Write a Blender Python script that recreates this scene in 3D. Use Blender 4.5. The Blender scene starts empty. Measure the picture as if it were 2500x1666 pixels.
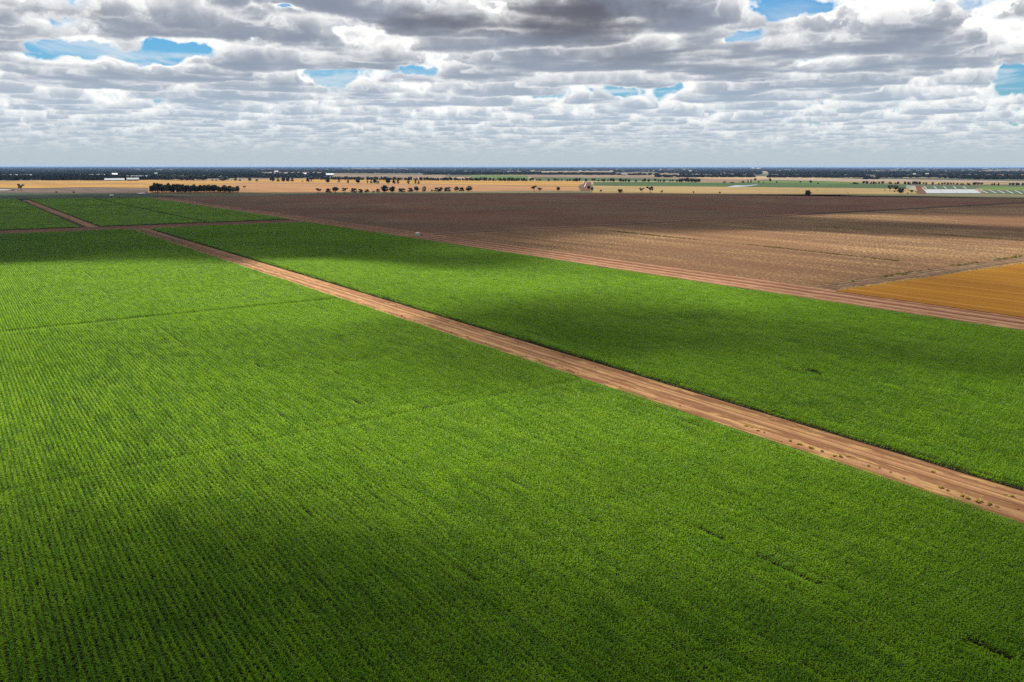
import bpy, math, random
import numpy as np
from mathutils import Matrix, Vector

# ------------------------------------------------------------------ camera
SC = bpy.context.scene
COL = SC.collection
R = math.radians
CAM_H = 60.0
PITCH = R(12.35)
ROLL = R(0.045)
F = 1944.0                      # focal length in 2500-pixel-wide units (28 mm on 36 mm)
cam_d = bpy.data.cameras.new('camera')
cam_d.lens = 28.0; cam_d.sensor_width = 36.0
cam_d.clip_start = 1.0; cam_d.clip_end = 300000.0
cam = bpy.data.objects.new('camera', cam_d)
COL.objects.link(cam)
cam.matrix_world = (Matrix.Translation((0, 0, CAM_H)) @ Matrix.Rotation(math.pi/2 - PITCH, 4, 'X')
                    @ Matrix.Rotation(ROLL, 4, 'Z'))
SC.camera = cam
CM = cam.matrix_world.to_3x3()

def ray(px, py):
    return (CM @ Vector(((px-1250)/F, -(py-833)/F, -1.0))).normalized()
def gp(px, py, z=0.0):
    """ground point seen at photo position (px, py)"""
    d = ray(px, py)
    t = (z-CAM_H)/d.z
    return Vector((d.x*t, d.y*t, z))

# ------------------------------------------------------------------ view, sampling
SC.view_settings.view_transform = 'Standard'
SC.view_settings.look = 'None'
SC.view_settings.exposure = 0.8
SC.view_settings.gamma = 1.0
SC.render.engine = 'CYCLES'
CY = SC.cycles
CY.max_bounces = 5; CY.diffuse_bounces = 2; CY.glossy_bounces = 2; CY.transmission_bounces = 3
CY.volume_bounces = 0; CY.transparent_max_bounces = 24
CY.use_denoising = False
CY.sample_clamp_indirect = 4.0

# ------------------------------------------------------------------ sun + sky
SUN_EL, SUN_AZ = R(62), R(-14)          # azimuth measured from +Y towards +X
SUN_DIR = Vector((math.sin(SUN_AZ)*math.cos(SUN_EL), math.cos(SUN_AZ)*math.cos(SUN_EL), math.sin(SUN_EL)))
sun_d = bpy.data.lights.new('sun', 'SUN')
sun_d.energy = 4.8; sun_d.angle = R(0.55); sun_d.color = (1.0, 0.95, 0.86)
sun = bpy.data.objects.new('sun', sun_d); COL.objects.link(sun)
sun.rotation_euler = (-SUN_DIR).to_track_quat('-Z', 'Y').to_euler()
sun.location = (0, 0, 3000)

class NT:
    """small helper for building node trees"""
    def __init__(self, tree):
        self.t = tree
        tree.nodes.clear()
    def new(self, kind, **kw):
        n = self.t.nodes.new(kind)
        for k, v in kw.items(): setattr(n, k, v)
        return n
    def set(self, sock, v):
        if hasattr(v, 'is_output'): self.t.links.new(v, sock)
        elif v is not None: sock.default_value = v
    def m(self, op, a, b=None, c=None, clamp=False):
        n = self.new('ShaderNodeMath', operation=op, use_clamp=clamp)
        for i, v in enumerate((a, b, c)):
            if v is not None: self.set(n.inputs[i], v)
        return n.outputs[0]
    def vm(self, op, a, b=None, scale=None):
        n = self.new('ShaderNodeVectorMath', operation=op)
        self.set(n.inputs[0], a)
        if b is not None: self.set(n.inputs[1], b)
        if scale is not None: self.set(n.inputs['Scale'], scale)
        return n.outputs['Value'] if op in ('DOT_PRODUCT', 'LENGTH') else n.outputs[0]
    def xyz(self, x, y, z):
        n = self.new('ShaderNodeCombineXYZ')
        for i, v in enumerate((x, y, z)): self.set(n.inputs[i], v)
        return n.outputs[0]
    def sep(self, v):
        n = self.new('ShaderNodeSeparateXYZ'); self.set(n.inputs[0], v)
        return n.outputs
    def noise(self, vec, scale=1.0, detail=3.0, rough=0.5, lac=2.0, dist=0.0, dim='3D', color=False):
        n = self.new('ShaderNodeTexNoise', noise_dimensions=dim)
        self.set(n.inputs['Vector'], vec)
        n.inputs['Scale'].default_value = scale; n.inputs['Detail'].default_value = detail
        n.inputs['Roughness'].default_value = rough; n.inputs['Lacunarity'].default_value = lac
        n.inputs['Distortion'].default_value = dist
        return n.outputs['Color' if color else 'Fac']
    def ramp(self, v, a, b, lo=0.0, hi=1.0, smooth=True):
        n = self.new('ShaderNodeMapRange', interpolation_type='SMOOTHSTEP' if smooth else 'LINEAR')
        self.set(n.inputs[0], v)
        for i, x in zip((1, 2, 3, 4), (a, b, lo, hi)): self.set(n.inputs[i], x)
        return n.outputs[0]
    def mix(self, f, a, b, blend='MIX'):
        n = self.new('ShaderNodeMix', data_type='RGBA', blend_type=blend)
        self.set(n.inputs[0], f)
        for i, v in ((6, a), (7, b)):
            if isinstance(v, (tuple, list)) and len(v) == 3: v = (*v, 1.0)
            self.set(n.inputs[i], v)
        return n.outputs[2]
    def mixs(self, f, a, b):
        n = self.new('ShaderNodeMixShader')
        self.set(n.inputs[0], f); self.t.links.new(a, n.inputs[1]); self.t.links.new(b, n.inputs[2])
        return n.outputs[0]
    def link(self, a, b): self.t.links.new(a, b)

world = bpy.data.worlds.new('World'); SC.world = world
world.use_nodes = True
world.cycles.sampling_method = 'MANUAL'; world.cycles.sample_map_resolution = 256
N = NT(world.node_tree)
d = N.new('ShaderNodeTexCoord').outputs['Generated']
dx, dy, dz = N.sep(d)
zc = N.m('MAXIMUM', dz, 0.006)
inv = N.m('DIVIDE', 1.0, zc)
plane = N.vm('SCALE', N.xyz(dx, dy, 0.0), scale=inv)     # where this ray meets a plane one unit (about a kilometre) up
front = N.m('MAXIMUM', dy, 0.05)
tx = N.m('DIVIDE', dx, front); tz = N.m('DIVIDE', dz, front)

wv = N.sep(N.noise(N.xyz(tx, N.m('MULTIPLY', tz, 1.6), 0.0), scale=11.0, detail=4.0, rough=.6, color=True))
wtx = N.m('MULTIPLY_ADD', N.m('SUBTRACT', wv[0], .5), .20, tx); wtz = N.m('MULTIPLY_ADD', N.m('SUBTRACT', wv[1], .5), .045, tz)
# where the photo's sky has openings (negative) and heavy clouds (positive): centre, half size in photo degrees-like units
SKY_SPOTS = [
    (250, 120, 260, 17, -.42), (440, 143, 70, 14, -.30), (850, 185, 70, 26, -.36), (1010, 165, 60, 14, -.30),
    (690, 22, 60, 9, -.36), (1815, 95, 45, 18, -.34), (1930, 20, 60, 12, -.30), (1530, 222, 150, 13, -.30), (2470, 185, 60, 28, -.40),
    (1250, 45, 260, 50, .26), (1480, 30, 160, 50, .22), (1560, 140, 260, 38, .20), (2400, 75, 200, 30, .18),
    (620, 205, 230, 32, .20), (930, 130, 120, 45, .22), (1900, 195, 230, 32, .16), (2250, 150, 190, 28, .12), (120, 60, 220, 34, .06),
    (2100, 60, 200, 30, .08), (150, 18, 130, 26, .20), (1010, 40, 120, 24, .10), (150, 200, 160, 22, .08), (600, 90, 150, 40, .08),
]
spots = None
for (px, py, hw, hh, w) in SKY_SPOTS:
    r = ray(px, py)
    cx, cz = r.x/r.y, r.z/r.y
    u = N.m('MULTIPLY', N.m('SUBTRACT', wtx, cx), 1.0/(hw/F))
    v = N.m('MULTIPLY', N.m('SUBTRACT', wtz, cz), 1.0/(hh/F))
    q = N.m('MULTIPLY_ADD', u, u, N.m('MULTIPLY', v, v))
    g = N.m('MULTIPLY', N.m('EXPONENT', N.m('MULTIPLY', q, -0.7)), w)
    spots = g if spots is None else N.m('ADD', spots, g)
spots = N.m('MULTIPLY', spots, N.ramp(dy, 0.0, 0.3))

wn = N.new('ShaderNodeTexWhiteNoise', noise_dimensions='3D')
N.set(wn.inputs['Vector'], N.vm('SCALE', d, scale=9173.0))
jit = wn.outputs['Value']

SEED = (37.3, 11.9, 5.2)
NS = 60; H0 = 1.0; TH = 0.95
dist = inv                                             # distance to the cloud base, in base heights
q = N.xyz(tx, N.m('MULTIPLY', tz, 1.25), 0.0)
fr1 = N.noise(q, scale=26, detail=4.0, rough=.6, lac=2.1)                  # small billows along every outline
fr2 = N.noise(q, scale=75, detail=3.0, rough=.6, lac=2.1)
fringe = N.m('ADD', fr2, N.m('MULTIPLY', N.m('SUBTRACT', fr1, fr2), N.ramp(tz, .03, .12)))
cov = N.m('MULTIPLY_ADD', N.m('SUBTRACT', fringe, .5), 0.42, spots)
SCL = 0.95; AMP = 2.6; BASE = 1.33; RISE = 0.70
def field(p, hf, detail):
    n = N.noise(N.vm("MULTIPLY", p, (1, 1, 1.0)), scale=SCL, detail=detail, rough=.55, lac=2.2)
    thr = N.m('MULTIPLY_ADD', N.m('POWER', hf, 1.35), RISE, BASE)
    return N.m('SUBTRACT', N.m('MULTIPLY_ADD', n, AMP, cov), thr)
trans = None; hsum = None
for i in range(NS):
    hf = N.m('MULTIPLY', N.m('ADD', jit, float(i)), 1.0/NS)         # 0 base, 1 top
    if trans is not None: hf = N.m('MULTIPLY_ADD', trans, 1e-7, hf)   # each step waits for the one before
    H = N.m('MULTIPLY_ADD', hf, TH, H0)
    p = N.vm('ADD', N.vm('SCALE', d, scale=N.m('MULTIPLY', H, inv)), SEED)
    core = N.m('MAXIMUM', field(p, hf, 3.0), 0.0)
    t1 = N.m('EXPONENT', N.m('MULTIPLY', core, -15.0))
    if trans is None:
        w = N.m('SUBTRACT', 1.0, t1); hsum = N.m('MULTIPLY', w, hf); trans = t1
    else:
        nt = N.m('MULTIPLY', trans, t1)
        hsum = N.m('MULTIPLY_ADD', N.m('SUBTRACT', trans, nt), hf, hsum)
        trans = nt
# the point where this ray meets the cloud, and the light that reaches it
hh = N.m('DIVIDE', hsum, N.m('MAXIMUM', N.m('SUBTRACT', 1.0, trans), 0.001))
H = N.m('MULTIPLY_ADD', hh, TH, H0)
p = N.vm('ADD', N.vm('SCALE', d, scale=N.m('MULTIPLY', H, inv)), SEED)
tau = None
for off, k, det in ((.045, 3.2, 5.0), (.13, 2.0, 4.0), (.32, 1.4, 3.0), (.6, 0.9, 2.0)):
    c_ = N.m('MAXIMUM', field(N.vm('ADD', p, tuple(c*off for c in SUN_DIR)), N.m('ADD', hh, off*SUN_DIR.z/TH), det), 0.0)
    tau = N.m('MULTIPLY', c_, k) if tau is None else N.m('MULTIPLY_ADD', c_, k, tau)
hl = N.ramp(hh, .0, .20)
lit = N.m('EXPONENT', N.m('MULTIPLY', tau, N.m('MULTIPLY_ADD', hl, .95, -1.45)))
lit = N.m('MULTIPLY', lit, N.m('MULTIPLY_ADD', hl, .54, .50))
shadec = N.mix(N.ramp(dist, 5.5, 16.0), N.mix(N.ramp(spots, .12, .38), (.235, .27, .35), (.11, .113, .148)), (.36, .45, .57))   # shaded sides: grey near, blue with distance
colr = N.mix(lit, shadec, (1.10, 1.085, 1.05))
acc = N.vm('SCALE', colr, scale=N.m('SUBTRACT', 1.0, trans))

sky = N.new('ShaderNodeTexSky', sky_type='NISHITA')
sky.sun_disc = False; sky.sun_elevation = SUN_EL; sky.sun_rotation = SUN_AZ
sky.altitude = 100; sky.air_density = 1.2; sky.dust_density = 0.6; sky.ozone_density = 1.6
SKY_K = 0.10
blue = N.vm('MULTIPLY', N.vm('SCALE', sky.outputs[0], scale=SKY_K), (0.24, 0.64, 0.95))
veil = N.noise(N.vm('MULTIPLY', N.vm('ADD', plane, SEED), (1.0, .7, 1.0)), scale=.9, detail=5.0, rough=.6, dist=.8)
blue = N.mix(N.ramp(veil, .42, .72, 0.0, .62), blue, (.80, .83, .86))
air = N.m('SUBTRACT', 1.0, N.m('EXPONENT', N.m('MULTIPLY', N.m('POWER', N.m("MULTIPLY", dist, 1/34.0), 1.6), -1.0)))  # far clouds sink into pale air
under = N.ramp(dz, -0.02, 0.0)
def finish(c):
    c = N.mix(N.m('MULTIPLY', air, 0.95), c, (.48, .555, .60))
    c = N.mix(under, (.16, .15, .10), c)              # below the horizon: dull earth light
    b = N.new('ShaderNodeBackground'); N.set(b.inputs['Color'], N.vm('SCALE', c, scale=0.60/SKY_K)); b.inputs['Strength'].default_value = SKY_K
    return b.outputs[0]
detailed = finish(N.vm('ADD', acc, N.vm('SCALE', blue, scale=trans)))
# unseen overhead and behind: simpler broken cloud, darkened to deepen the shade below
pl = N.noise(N.vm('ADD', plane, SEED), scale=0.5, detail=4.0, rough=.55)
cv = N.ramp(pl, .43, .56)
plain = finish(N.mix(cv, blue, N.mix(N.ramp(pl, .48, .68), (.265, .275, .285), (.067, .073, .087))))
sector = N.m('MULTIPLY', N.ramp(dz, .30, .25), N.ramp(dy, .40, .48))
N.link(N.mixs(sector, plain, detailed), N.new('ShaderNodeOutputWorld').inputs['Surface'])

# ------------------------------------------------------------------ helpers
rng = np.random.default_rng(7)
random.seed(7)
_r = ray(-146, 407.0)
U = Vector((_r.x, _r.y, 0)).normalized()         # direction of the crop rows and of the two long tracks
V = Vector((U.y, -U.x, 0))                       # across the rows, to the right
def sv(s, v, z=0.0): return Vector((U.x*s+V.x*v, U.y*s+V.y*v, z))
def lin(r, g, b, k=1.0):
    f = lambda c: ((c/255+0.055)/1.055)**2.4 if c > 10 else c/255/12.92
    if k < 1: k *= .80
    return (f(r)*k, f(g)*k, f(b)*k)
def tag(o, label=None, cat=None, group=None, kind=None):
    if label: o['label'] = label
    if cat: o['category'] = cat
    if group: o['group'] = group
    if kind: o['kind'] = kind
    return o
def mesh_obj(name, verts, faces, mats, parent=None, smooth=False, link=True, fmat=None):
    me = bpy.data.meshes.new(name)
    if isinstance(verts, np.ndarray) and isinstance(faces, np.ndarray):
        nf, k = faces.shape
        me.vertices.add(len(verts)); me.vertices.foreach_set('co', verts.astype(np.float32).ravel())
        me.loops.add(nf*k); me.loops.foreach_set('vertex_index', faces.astype(np.int32).ravel())
        me.polygons.add(nf); me.polygons.foreach_set('loop_start', np.arange(0, nf*k, k, dtype=np.int32))
        me.update(calc_edges=True)
    else:
        me.from_pydata([tuple(v) for v in verts], [], [tuple(f) for f in faces])
        me.update()
    for m in (mats if isinstance(mats, (list, tuple)) else [mats]): me.materials.append(m)
    if fmat is not None: me.polygons.foreach_set('material_index', np.asarray(fmat, dtype=np.int32))
    if smooth: me.polygons.foreach_set('use_smooth', np.ones(len(me.polygons), dtype=bool))
    o = bpy.data.objects.new(name, me)
    if link: COL.objects.link(o)
    if parent is not None: o.parent = parent
    return o
def empty(name, loc, rz=0.0):
    o = bpy.data.objects.new(name, None); COL.objects.link(o)
    o.location = loc; o.rotation_euler = (0, 0, rz); o.empty_display_size = 0.5
    return o
class MB:
    def __init__(self): self.v = []; self.f = []
    def add(self, vs, fs):
        n = len(self.v); self.v += [tuple(v) for v in vs]; self.f += [tuple(i+n for i in f) for f in fs]
    def box(self, x0, x1, y0, y1, z0, z1):
        self.add([(x0,y0,z0),(x1,y0,z0),(x1,y1,z0),(x0,y1,z0),(x0,y0,z1),(x1,y0,z1),(x1,y1,z1),(x0,y1,z1)],
                 [(0,3,2,1),(4,5,6,7),(0,1,5,4),(1,2,6,5),(2,3,7,6),(3,0,4,7)])
    def lathe(self, prof, n=32, cx=0, cy=0):
        vs = []; fs = []
        for (r, z) in prof:
            for i in range(n):
                a = 2*math.pi*i/n; vs.append((cx+r*math.cos(a), cy+r*math.sin(a), z))
        for k in range(len(prof)-1):
            for i in range(n):
                j = (i+1) % n
                fs.append((k*n+i, k*n+j, (k+1)*n+j, (k+1)*n+i))
        self.add(vs, fs)
    def tube(self, pts, r0, r1, n=6):
        vs = []; fs = []
        for k, p in enumerate(pts):
            p = Vector(p); q = Vector(pts[min(k+1, len(pts)-1)]) - Vector(pts[max(k-1, 0)])
            x = q.orthogonal().normalized(); y = q.normalized().cross(x)
            r = r0+(r1-r0)*k/max(1, len(pts)-1)
            for i in range(n):
                a = 2*math.pi*i/n; vs.append(p+x*r*math.cos(a)+y*r*math.sin(a))
        for k in range(len(pts)-1):
            for i in range(n):
                j = (i+1) % n; fs.append((k*n+i, k*n+j, (k+1)*n+j, (k+1)*n+i))
        fs.append(tuple(range((len(pts)-1)*n, len(pts)*n)))
        self.add(vs, fs)
    def build(self, name, m, parent=None, smooth=False, link=True): return mesh_obj(name, self.v, self.f, m, parent, smooth, link)

# ------------------------------------------------------------------ materials
def material(name, build):
    m = bpy.data.materials.new(name); m.use_nodes = True
    n = NT(m.node_tree); out = n.new('ShaderNodeOutputMaterial')
    build(n, out); return m
def world_sv(n):
    """row coordinates of a shaded point: (along, across, up)"""
    p = n.new('ShaderNodeNewGeometry').outputs['Position']
    s = n.vm('DOT_PRODUCT', p, tuple(U)); v = n.vm('DOT_PRODUCT', p, tuple(V))
    return s, v, p
def surf(n, out, color, rough=0.9, spec=0.2, bump=None, bstr=0.3, bdist=0.2):
    b = n.new('ShaderNodeBsdfPrincipled')
    n.set(b.inputs['Base Color'], color if hasattr(color, 'is_output') else (*color, 1.0))
    n.set(b.inputs['Roughness'], rough); b.inputs['Specular IOR Level'].default_value = spec
    if bump is not None:
        bp = n.new('ShaderNodeBump'); bp.inputs['Strength'].default_value = bstr; bp.inputs['Distance'].default_value = bdist
        n.set(bp.inputs['Height'], bump); n.link(bp.outputs[0], b.inputs['Normal'])
    n.link(b.outputs[0], out.inputs['Surface'])
    return b

def soil_mat(name, c1, c2, c3, grain=1.2, streak=(0.004, 0.06), speck=None, speck_c=None, big=0.004):
    """worked soil: broad patches, streaks along the working direction, fine clods; optional straw specks"""
    def f(n, out):
        s, v, p = world_sv(n)
        a = n.noise(p, scale=big, detail=4.0, rough=.6)
        st = n.noise(n.xyz(n.m('MULTIPLY', s, streak[0]), n.m('MULTIPLY', v, streak[1]), 0.0), scale=1.0, detail=5.0, rough=.62)
        g = n.noise(p, scale=grain, detail=4.0, rough=.7)
        c = n.mix(n.ramp(a, .40, .60), c1, c2)
        c = n.mix(n.m('MULTIPLY', n.ramp(st, .40, .70), .6), c, c3)
        c = n.mix(n.ramp(g, .25, .75, .35, -.35), c, n.mix(0.6, c, (0, 0, 0)))
        if speck:
            sp = n.noise(n.xyz(n.m('MULTIPLY', s, .55), n.m('MULTIPLY', v, .8), 0.0), scale=speck, detail=3.0, rough=.75)
            den = n.ramp(n.m('ADD', n.m('MULTIPLY', st, .4), n.m('MULTIPLY', a, .6)), .36, .62, .10, -.03)
            c = n.mix(n.ramp(n.m('SUBTRACT', sp, den), .50, .62, 0.0, .85), c, speck_c)
        surf(n, out, c, .95, .1, g, .6, .25)
    return material(name, f)

def track_mat(name, light, dark, straw, ruts, along_s=True, vary=0.30, pale=()):
    """sandy farm track: packed wheel ruts, loose pale sand, straw litter"""
    def f(n, out):
        s, v, p = world_sv(n)
        al, ac = (s, v) if along_s else (v, s)
        wob = n.m('MULTIPLY', n.m('SUBTRACT', n.noise(n.xyz(n.m('MULTIPLY', al, .012), 0.0, 0.0), scale=1.0, detail=2.0), .5), 1.6)
        acw = n.m('ADD', ac, wob)
        lines = n.noise(n.xyz(n.m('MULTIPLY', al, .006), n.m('MULTIPLY', acw, 1.0), 3.0), scale=vary, detail=5.0, rough=.65)
        patch = n.noise(n.xyz(n.m('MULTIPLY', al, .10), n.m('MULTIPLY', ac, .35), 1.0), scale=1.0, detail=4.0, rough=.65)
        g = n.noise(p, scale=2.2, detail=4.0, rough=.7)
        c = n.mix(n.ramp(lines, .42, .60), light, dark)
        rut = None
        for (pos, w) in ruts:
            q = n.ramp(n.m('ABSOLUTE', n.m('SUBTRACT', acw, pos)), w*.55, w*1.1, 1.0, 0.0)
            rut = q if rut is None else n.m('MAXIMUM', rut, q)
        if rut is not None: c = n.mix(n.m('MULTIPLY', rut, .80), c, dark)
        for (pos, w) in pale:
            q = n.ramp(n.m('ABSOLUTE', n.m('SUBTRACT', acw, pos)), w*.5, w*1.2, .85, 0.0)
            c = n.mix(q, c, straw)
        c = n.mix(n.ramp(patch, .50, .70, 0.0, .55), c, tuple(x*.72 for x in dark))
        lit = n.noise(n.xyz(n.m('MULTIPLY', al, .09), n.m('MULTIPLY', ac, .5), 9.0), scale=1.0, detail=5.0, rough=.7)
        lt = n.ramp(lit, .50, .62, 0.0, .85)
        if rut is not None: lt = n.m('MULTIPLY', lt, n.m('SUBTRACT', 1.0, rut))
        c = n.mix(lt, c, straw)
        c = n.mix(n.ramp(g, .3, .75, .30, 0.0), c, n.mix(.5, c, (0, 0, 0)))
        surf(n, out, c, .95, .1, n.m('ADD', g, n.m('MULTIPLY', lines, 2.0)), .5, .2)
    return material(name, f)

def field_mat(name, c1, c2, fs=.02, stripe=None, line_c=None, bump=1.0):
    """a distant field: two tones drifting across it, drill or mowing lines"""
    def f(n, out):
        s, v, p = world_sv(n)
        a = n.noise(p, scale=.003, detail=4.0, rough=.6)
        st = n.noise(n.xyz(n.m('MULTIPLY', s, .0025), n.m('MULTIPLY', v, fs), 2.0), scale=1.0, detail=5.0, rough=.6)
        c = n.mix(n.ramp(n.m('ADD', a, n.m('SUBTRACT', st, .5)), .38, .62), c1, c2)
        g = n.noise(p, scale=.6, detail=4.0, rough=.75)
        c = n.mix(n.ramp(g, .3, .7, .25, 0.0), c, n.mix(.6, c, (0, 0, 0)))
        if stripe:
            w = n.m('ABSOLUTE', n.m('SUBTRACT', n.m('FRACT', n.m('DIVIDE', v, stripe)), .5))
            c = n.mix(n.ramp(w, .02, .05, .75, 0.0), c, line_c)
        surf(n, out, c, .95, .1, g, .5, .3)
    return material(name, f)

def leaf_mat(name, ca, cb, cc, tr=.35, tcol=None, rough=.5, spec=.35, posvar=0.02):
    def f(n, out):
        oi = n.new('ShaderNodeObjectInfo').outputs['Random']
        s, v, p = world_sv(n)
        big = n.noise(p, scale=posvar, detail=4.0, rough=.6)
        sm = n.noise(p, scale=1.7, detail=2.0, rough=.6)
        c = n.mix(n.ramp(big, .36, .64), ca, cb)
        c = n.mix(n.ramp(n.m('ADD', n.m('MULTIPLY', oi, .4), n.m('MULTIPLY', sm, .6)), .25, .75), c, cc)
        mid = n.noise(n.xyz(n.m('MULTIPLY', s, .5), v, 0.0), scale=posvar*9, detail=4.0, rough=.65)
        c = n.mix(n.ramp(mid, .38, .70, 0.0, .35), c, n.mix(1.0, c, (.70,.72,.60), 'MULTIPLY'))
        b = n.new('ShaderNodeBsdfPrincipled'); n.set(b.inputs['Base Color'], c)
        b.inputs['Roughness'].default_value = rough; b.inputs['Specular IOR Level'].default_value = spec
        t = n.new('ShaderNodeBsdfTranslucent'); n.set(t.inputs['Color'], n.mix(1.0, c, tcol or (1.3, 1.25, .7), 'MULTIPLY'))
        n.link(n.mixs(tr, b.outputs[0], t.outputs[0]), out.inputs['Surface'])
    return material(name, f)

def plain_mat(name, c, rough=.7, var=.15, sc=.4, spec=.3):
    def f(n, out):
        p = n.new('ShaderNodeTexCoord').outputs['Object']
        g = n.noise(p, scale=sc, detail=5.0, rough=.65)
        surf(n, out, n.mix(n.ramp(g, .3, .7, 0.0, 1.0), c, tuple(x*(1-var*2) for x in c)), rough, spec, g, .15, .05)
    return material(name, f)

M = {}
M['corn'] = leaf_mat('corn_leaf', (.158,.335,.001), (.112,.262,.0015), (.245,.440,.003), tr=.37, tcol=(1.2,1.12,.3), rough=.34, spec=.09, posvar=.014)
M['stalk'] = plain_mat('corn_stalk', (.16,.17,.05))
M['crown'] = leaf_mat('gum_leaves', (.040,.050,.022), (.030,.042,.020), (.060,.066,.030), tr=.22, posvar=.05)
M['crown_dark'] = leaf_mat('pine_needles', (.022,.034,.018), (.018,.028,.016), (.034,.046,.024), tr=.12, posvar=.05)
M['crown_grey'] = leaf_mat('saltbush_leaves', (.085,.088,.058), (.070,.076,.050), (.110,.108,.075), tr=.2, posvar=.05)
M['wood'] = leaf_mat('woodland_leaves', (.019,.026,.017), (.030,.034,.021), (.024,.032,.019), tr=.12, posvar=.0012, spec=0.0, rough=.9)
M['bark'] = plain_mat('bark', (.14,.11,.085), .9, .25, 3.0)
M['tuft'] = leaf_mat('dry_grass', (.80,.60,.28), (.74,.56,.26), (.60,.52,.20), tr=.25, posvar=.2)
M['weed'] = leaf_mat('weed_leaves', (.27,.22,.11), (.22,.19,.09), (.31,.25,.12), tr=.25, posvar=.2)
M['cover'] = plain_mat('bed_cover', (.30,.31,.315), .45, .08, .15)
M['white'] = plain_mat('white_plastic', (.58,.57,.53), .45, .06, .6)
M['tank'] = plain_mat('cream_poly', (.92,.84,.66), .45, .05, .8)
M['steel'] = plain_mat('galvanised_roof', (.22,.235,.25), .45, .12, .1)
M['wall'] = plain_mat('pale_wall', (.55,.52,.46), .8, .12, .2)
M['rust'] = plain_mat('orange_wall', (.42,.22,.12), .8, .12, .2)
M['dark'] = plain_mat('dark_iron', (.05,.05,.05), .5, .2, 3.0)
def water(n, out): surf(n, out, (.30,.34,.36), .12, .6, n.noise(n.new('ShaderNodeNewGeometry').outputs['Position'], scale=.8, detail=3.0), .05, .05)
M['water'] = material('water', water)

# ------------------------------------------------------------------ the ground and the far country
def ground_mat(n, out):
    s, v, p = world_sv(n)
    vo = n.new('ShaderNodeTexVoronoi'); vo.feature = 'F1'; vo.distance = 'CHEBYCHEV'
    n.set(vo.inputs['Vector'], n.xyz(n.m('MULTIPLY', s, .00085), n.m('MULTIPLY', v, .0006), 0.0)); vo.inputs['Scale'].default_value = 1.0
    vo.inputs['Randomness'].default_value = .8
    cell = n.sep(vo.outputs['Color'])
    a = n.noise(p, scale=.0006, detail=5.0, rough=.62)
    far = n.mix(n.ramp(cell[0], .30, .42), (.060,.064,.036), n.mix(n.ramp(cell[1], .3, .7, smooth=False), (.30,.21,.11), (.19,.125,.075)))
    far = n.mix(n.ramp(a, .48, .58), far, (.050,.055,.034))
    near = n.mix(n.ramp(n.noise(p, scale=.02, detail=5.0, rough=.6), .35, .65), (.036,.025,.014), (.052,.036,.021))
    dist = n.vm('LENGTH', p)
    g = n.noise(p, scale=1.5, detail=4.0, rough=.7)
    c = n.mix(n.ramp(dist, 1700, 2300), near, far)
    surf(n, out, c, .95, .1, g, .5, .2)
M['ground'] = material('ground', ground_mat)
ring = [0, 60, 140, 260, 450, 800, 1400, 2400, 4000, 7000, 12000, 20000, 34000, 56000, 90000, 120000]
ax = np.array([-x for x in ring[:0:-1]] + ring, dtype=float)
gx, gy = np.meshgrid(ax, ax)
nv = len(ax)
idx = np.arange(nv*nv).reshape(nv, nv)
gf = np.stack([idx[:-1,:-1], idx[:-1,1:], idx[1:,1:], idx[1:,:-1]], -1).reshape(-1, 4)
tag(mesh_obj('ground', np.stack([gx.ravel(), gy.ravel(), np.zeros(nv*nv)], 1), gf, M['ground']), kind='structure')

# low hills that close the horizon
hv = []; hf = []
nh = 240
hh = np.zeros(nh)
for k, amp in ((3, 22), (7, 16), (17, 10), (41, 7), (83, 4)):
    hh += amp*np.sin(np.linspace(0, k*6.28, nh)+rng.uniform(0, 6.28))
hh = 44 + .42*hh
for j, (rad, f) in enumerate(((84000, 0.0), (90000, 1.0), (98000, 0.9), (106000, 0.0))):
    for i in range(nh):
        a = R(-75)+R(150)*i/(nh-1)
        hv.append((rad*math.sin(a), rad*math.cos(a), max(0.3, hh[i]*f) if f else -1.0))
for j in range(3):
    for i in range(nh-1): hf.append((j*nh+i, j*nh+i+1, (j+1)*nh+i+1, (j+1)*nh+i))
tag(mesh_obj('hills', hv, hf, M['wood'], smooth=True), kind='structure')

def sheet(name, pts, m, z, label=None):
    o = mesh_obj(name, [(p[0], p[1], z) for p in pts], [tuple(range(len(pts)))], m)
    return tag(o, kind='structure')
def px_sheet(name, pts, m, z): return sheet(name, [gp(*p) for p in pts], m, z)

M['wheat'] = field_mat('ripe_wheat', lin(216,168,86,.56), lin(198,150,78,.56), .012)
M['stub_tan'] = field_mat('wheat_stubble', lin(200,150,100,.58), lin(186,138,96,.58), .012)
M['straw'] = field_mat('dry_pasture', lin(196,166,110,.56), lin(176,150,100,.56), .02)
M['fallow'] = field_mat('grey_fallow', lin(112,92,82,.85), lin(96,80,72,.85), .02)
M['greygreen'] = field_mat('grey_green_crop', lin(88,98,76,.9), lin(72,90,66,.9), .02)
M['verge'] = field_mat('verge_grass', lin(128,122,88,.8), lin(104,104,74,.8), .05)
M['green'] = field_mat('green_crop', lin(86,110,62,.62), lin(70,98,54,.62), .02)
M['green2'] = field_mat('bright_green_crop', lin(112,138,66,.62), lin(90,120,60,.62), .02)
M['tan2'] = field_mat('pale_fallow', lin(176,150,124,.55), lin(150,124,100,.55), .02)
M['pink'] = field_mat('bleached_stubble', lin(198,176,160,.58), lin(176,152,136,.58), .02)
M['lane'] = field_mat('red_lane', lin(132,92,72,.62), lin(112,78,62,.62), .3)
M['gold'] = field_mat('golden_wheat', lin(205,142,36,.60), lin(186,124,30,.60), .06, stripe=27.0, line_c=lin(212,156,66,.64))
M['ditch'] = plain_mat('ditch_soil', (.07,.05,.035))

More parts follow.
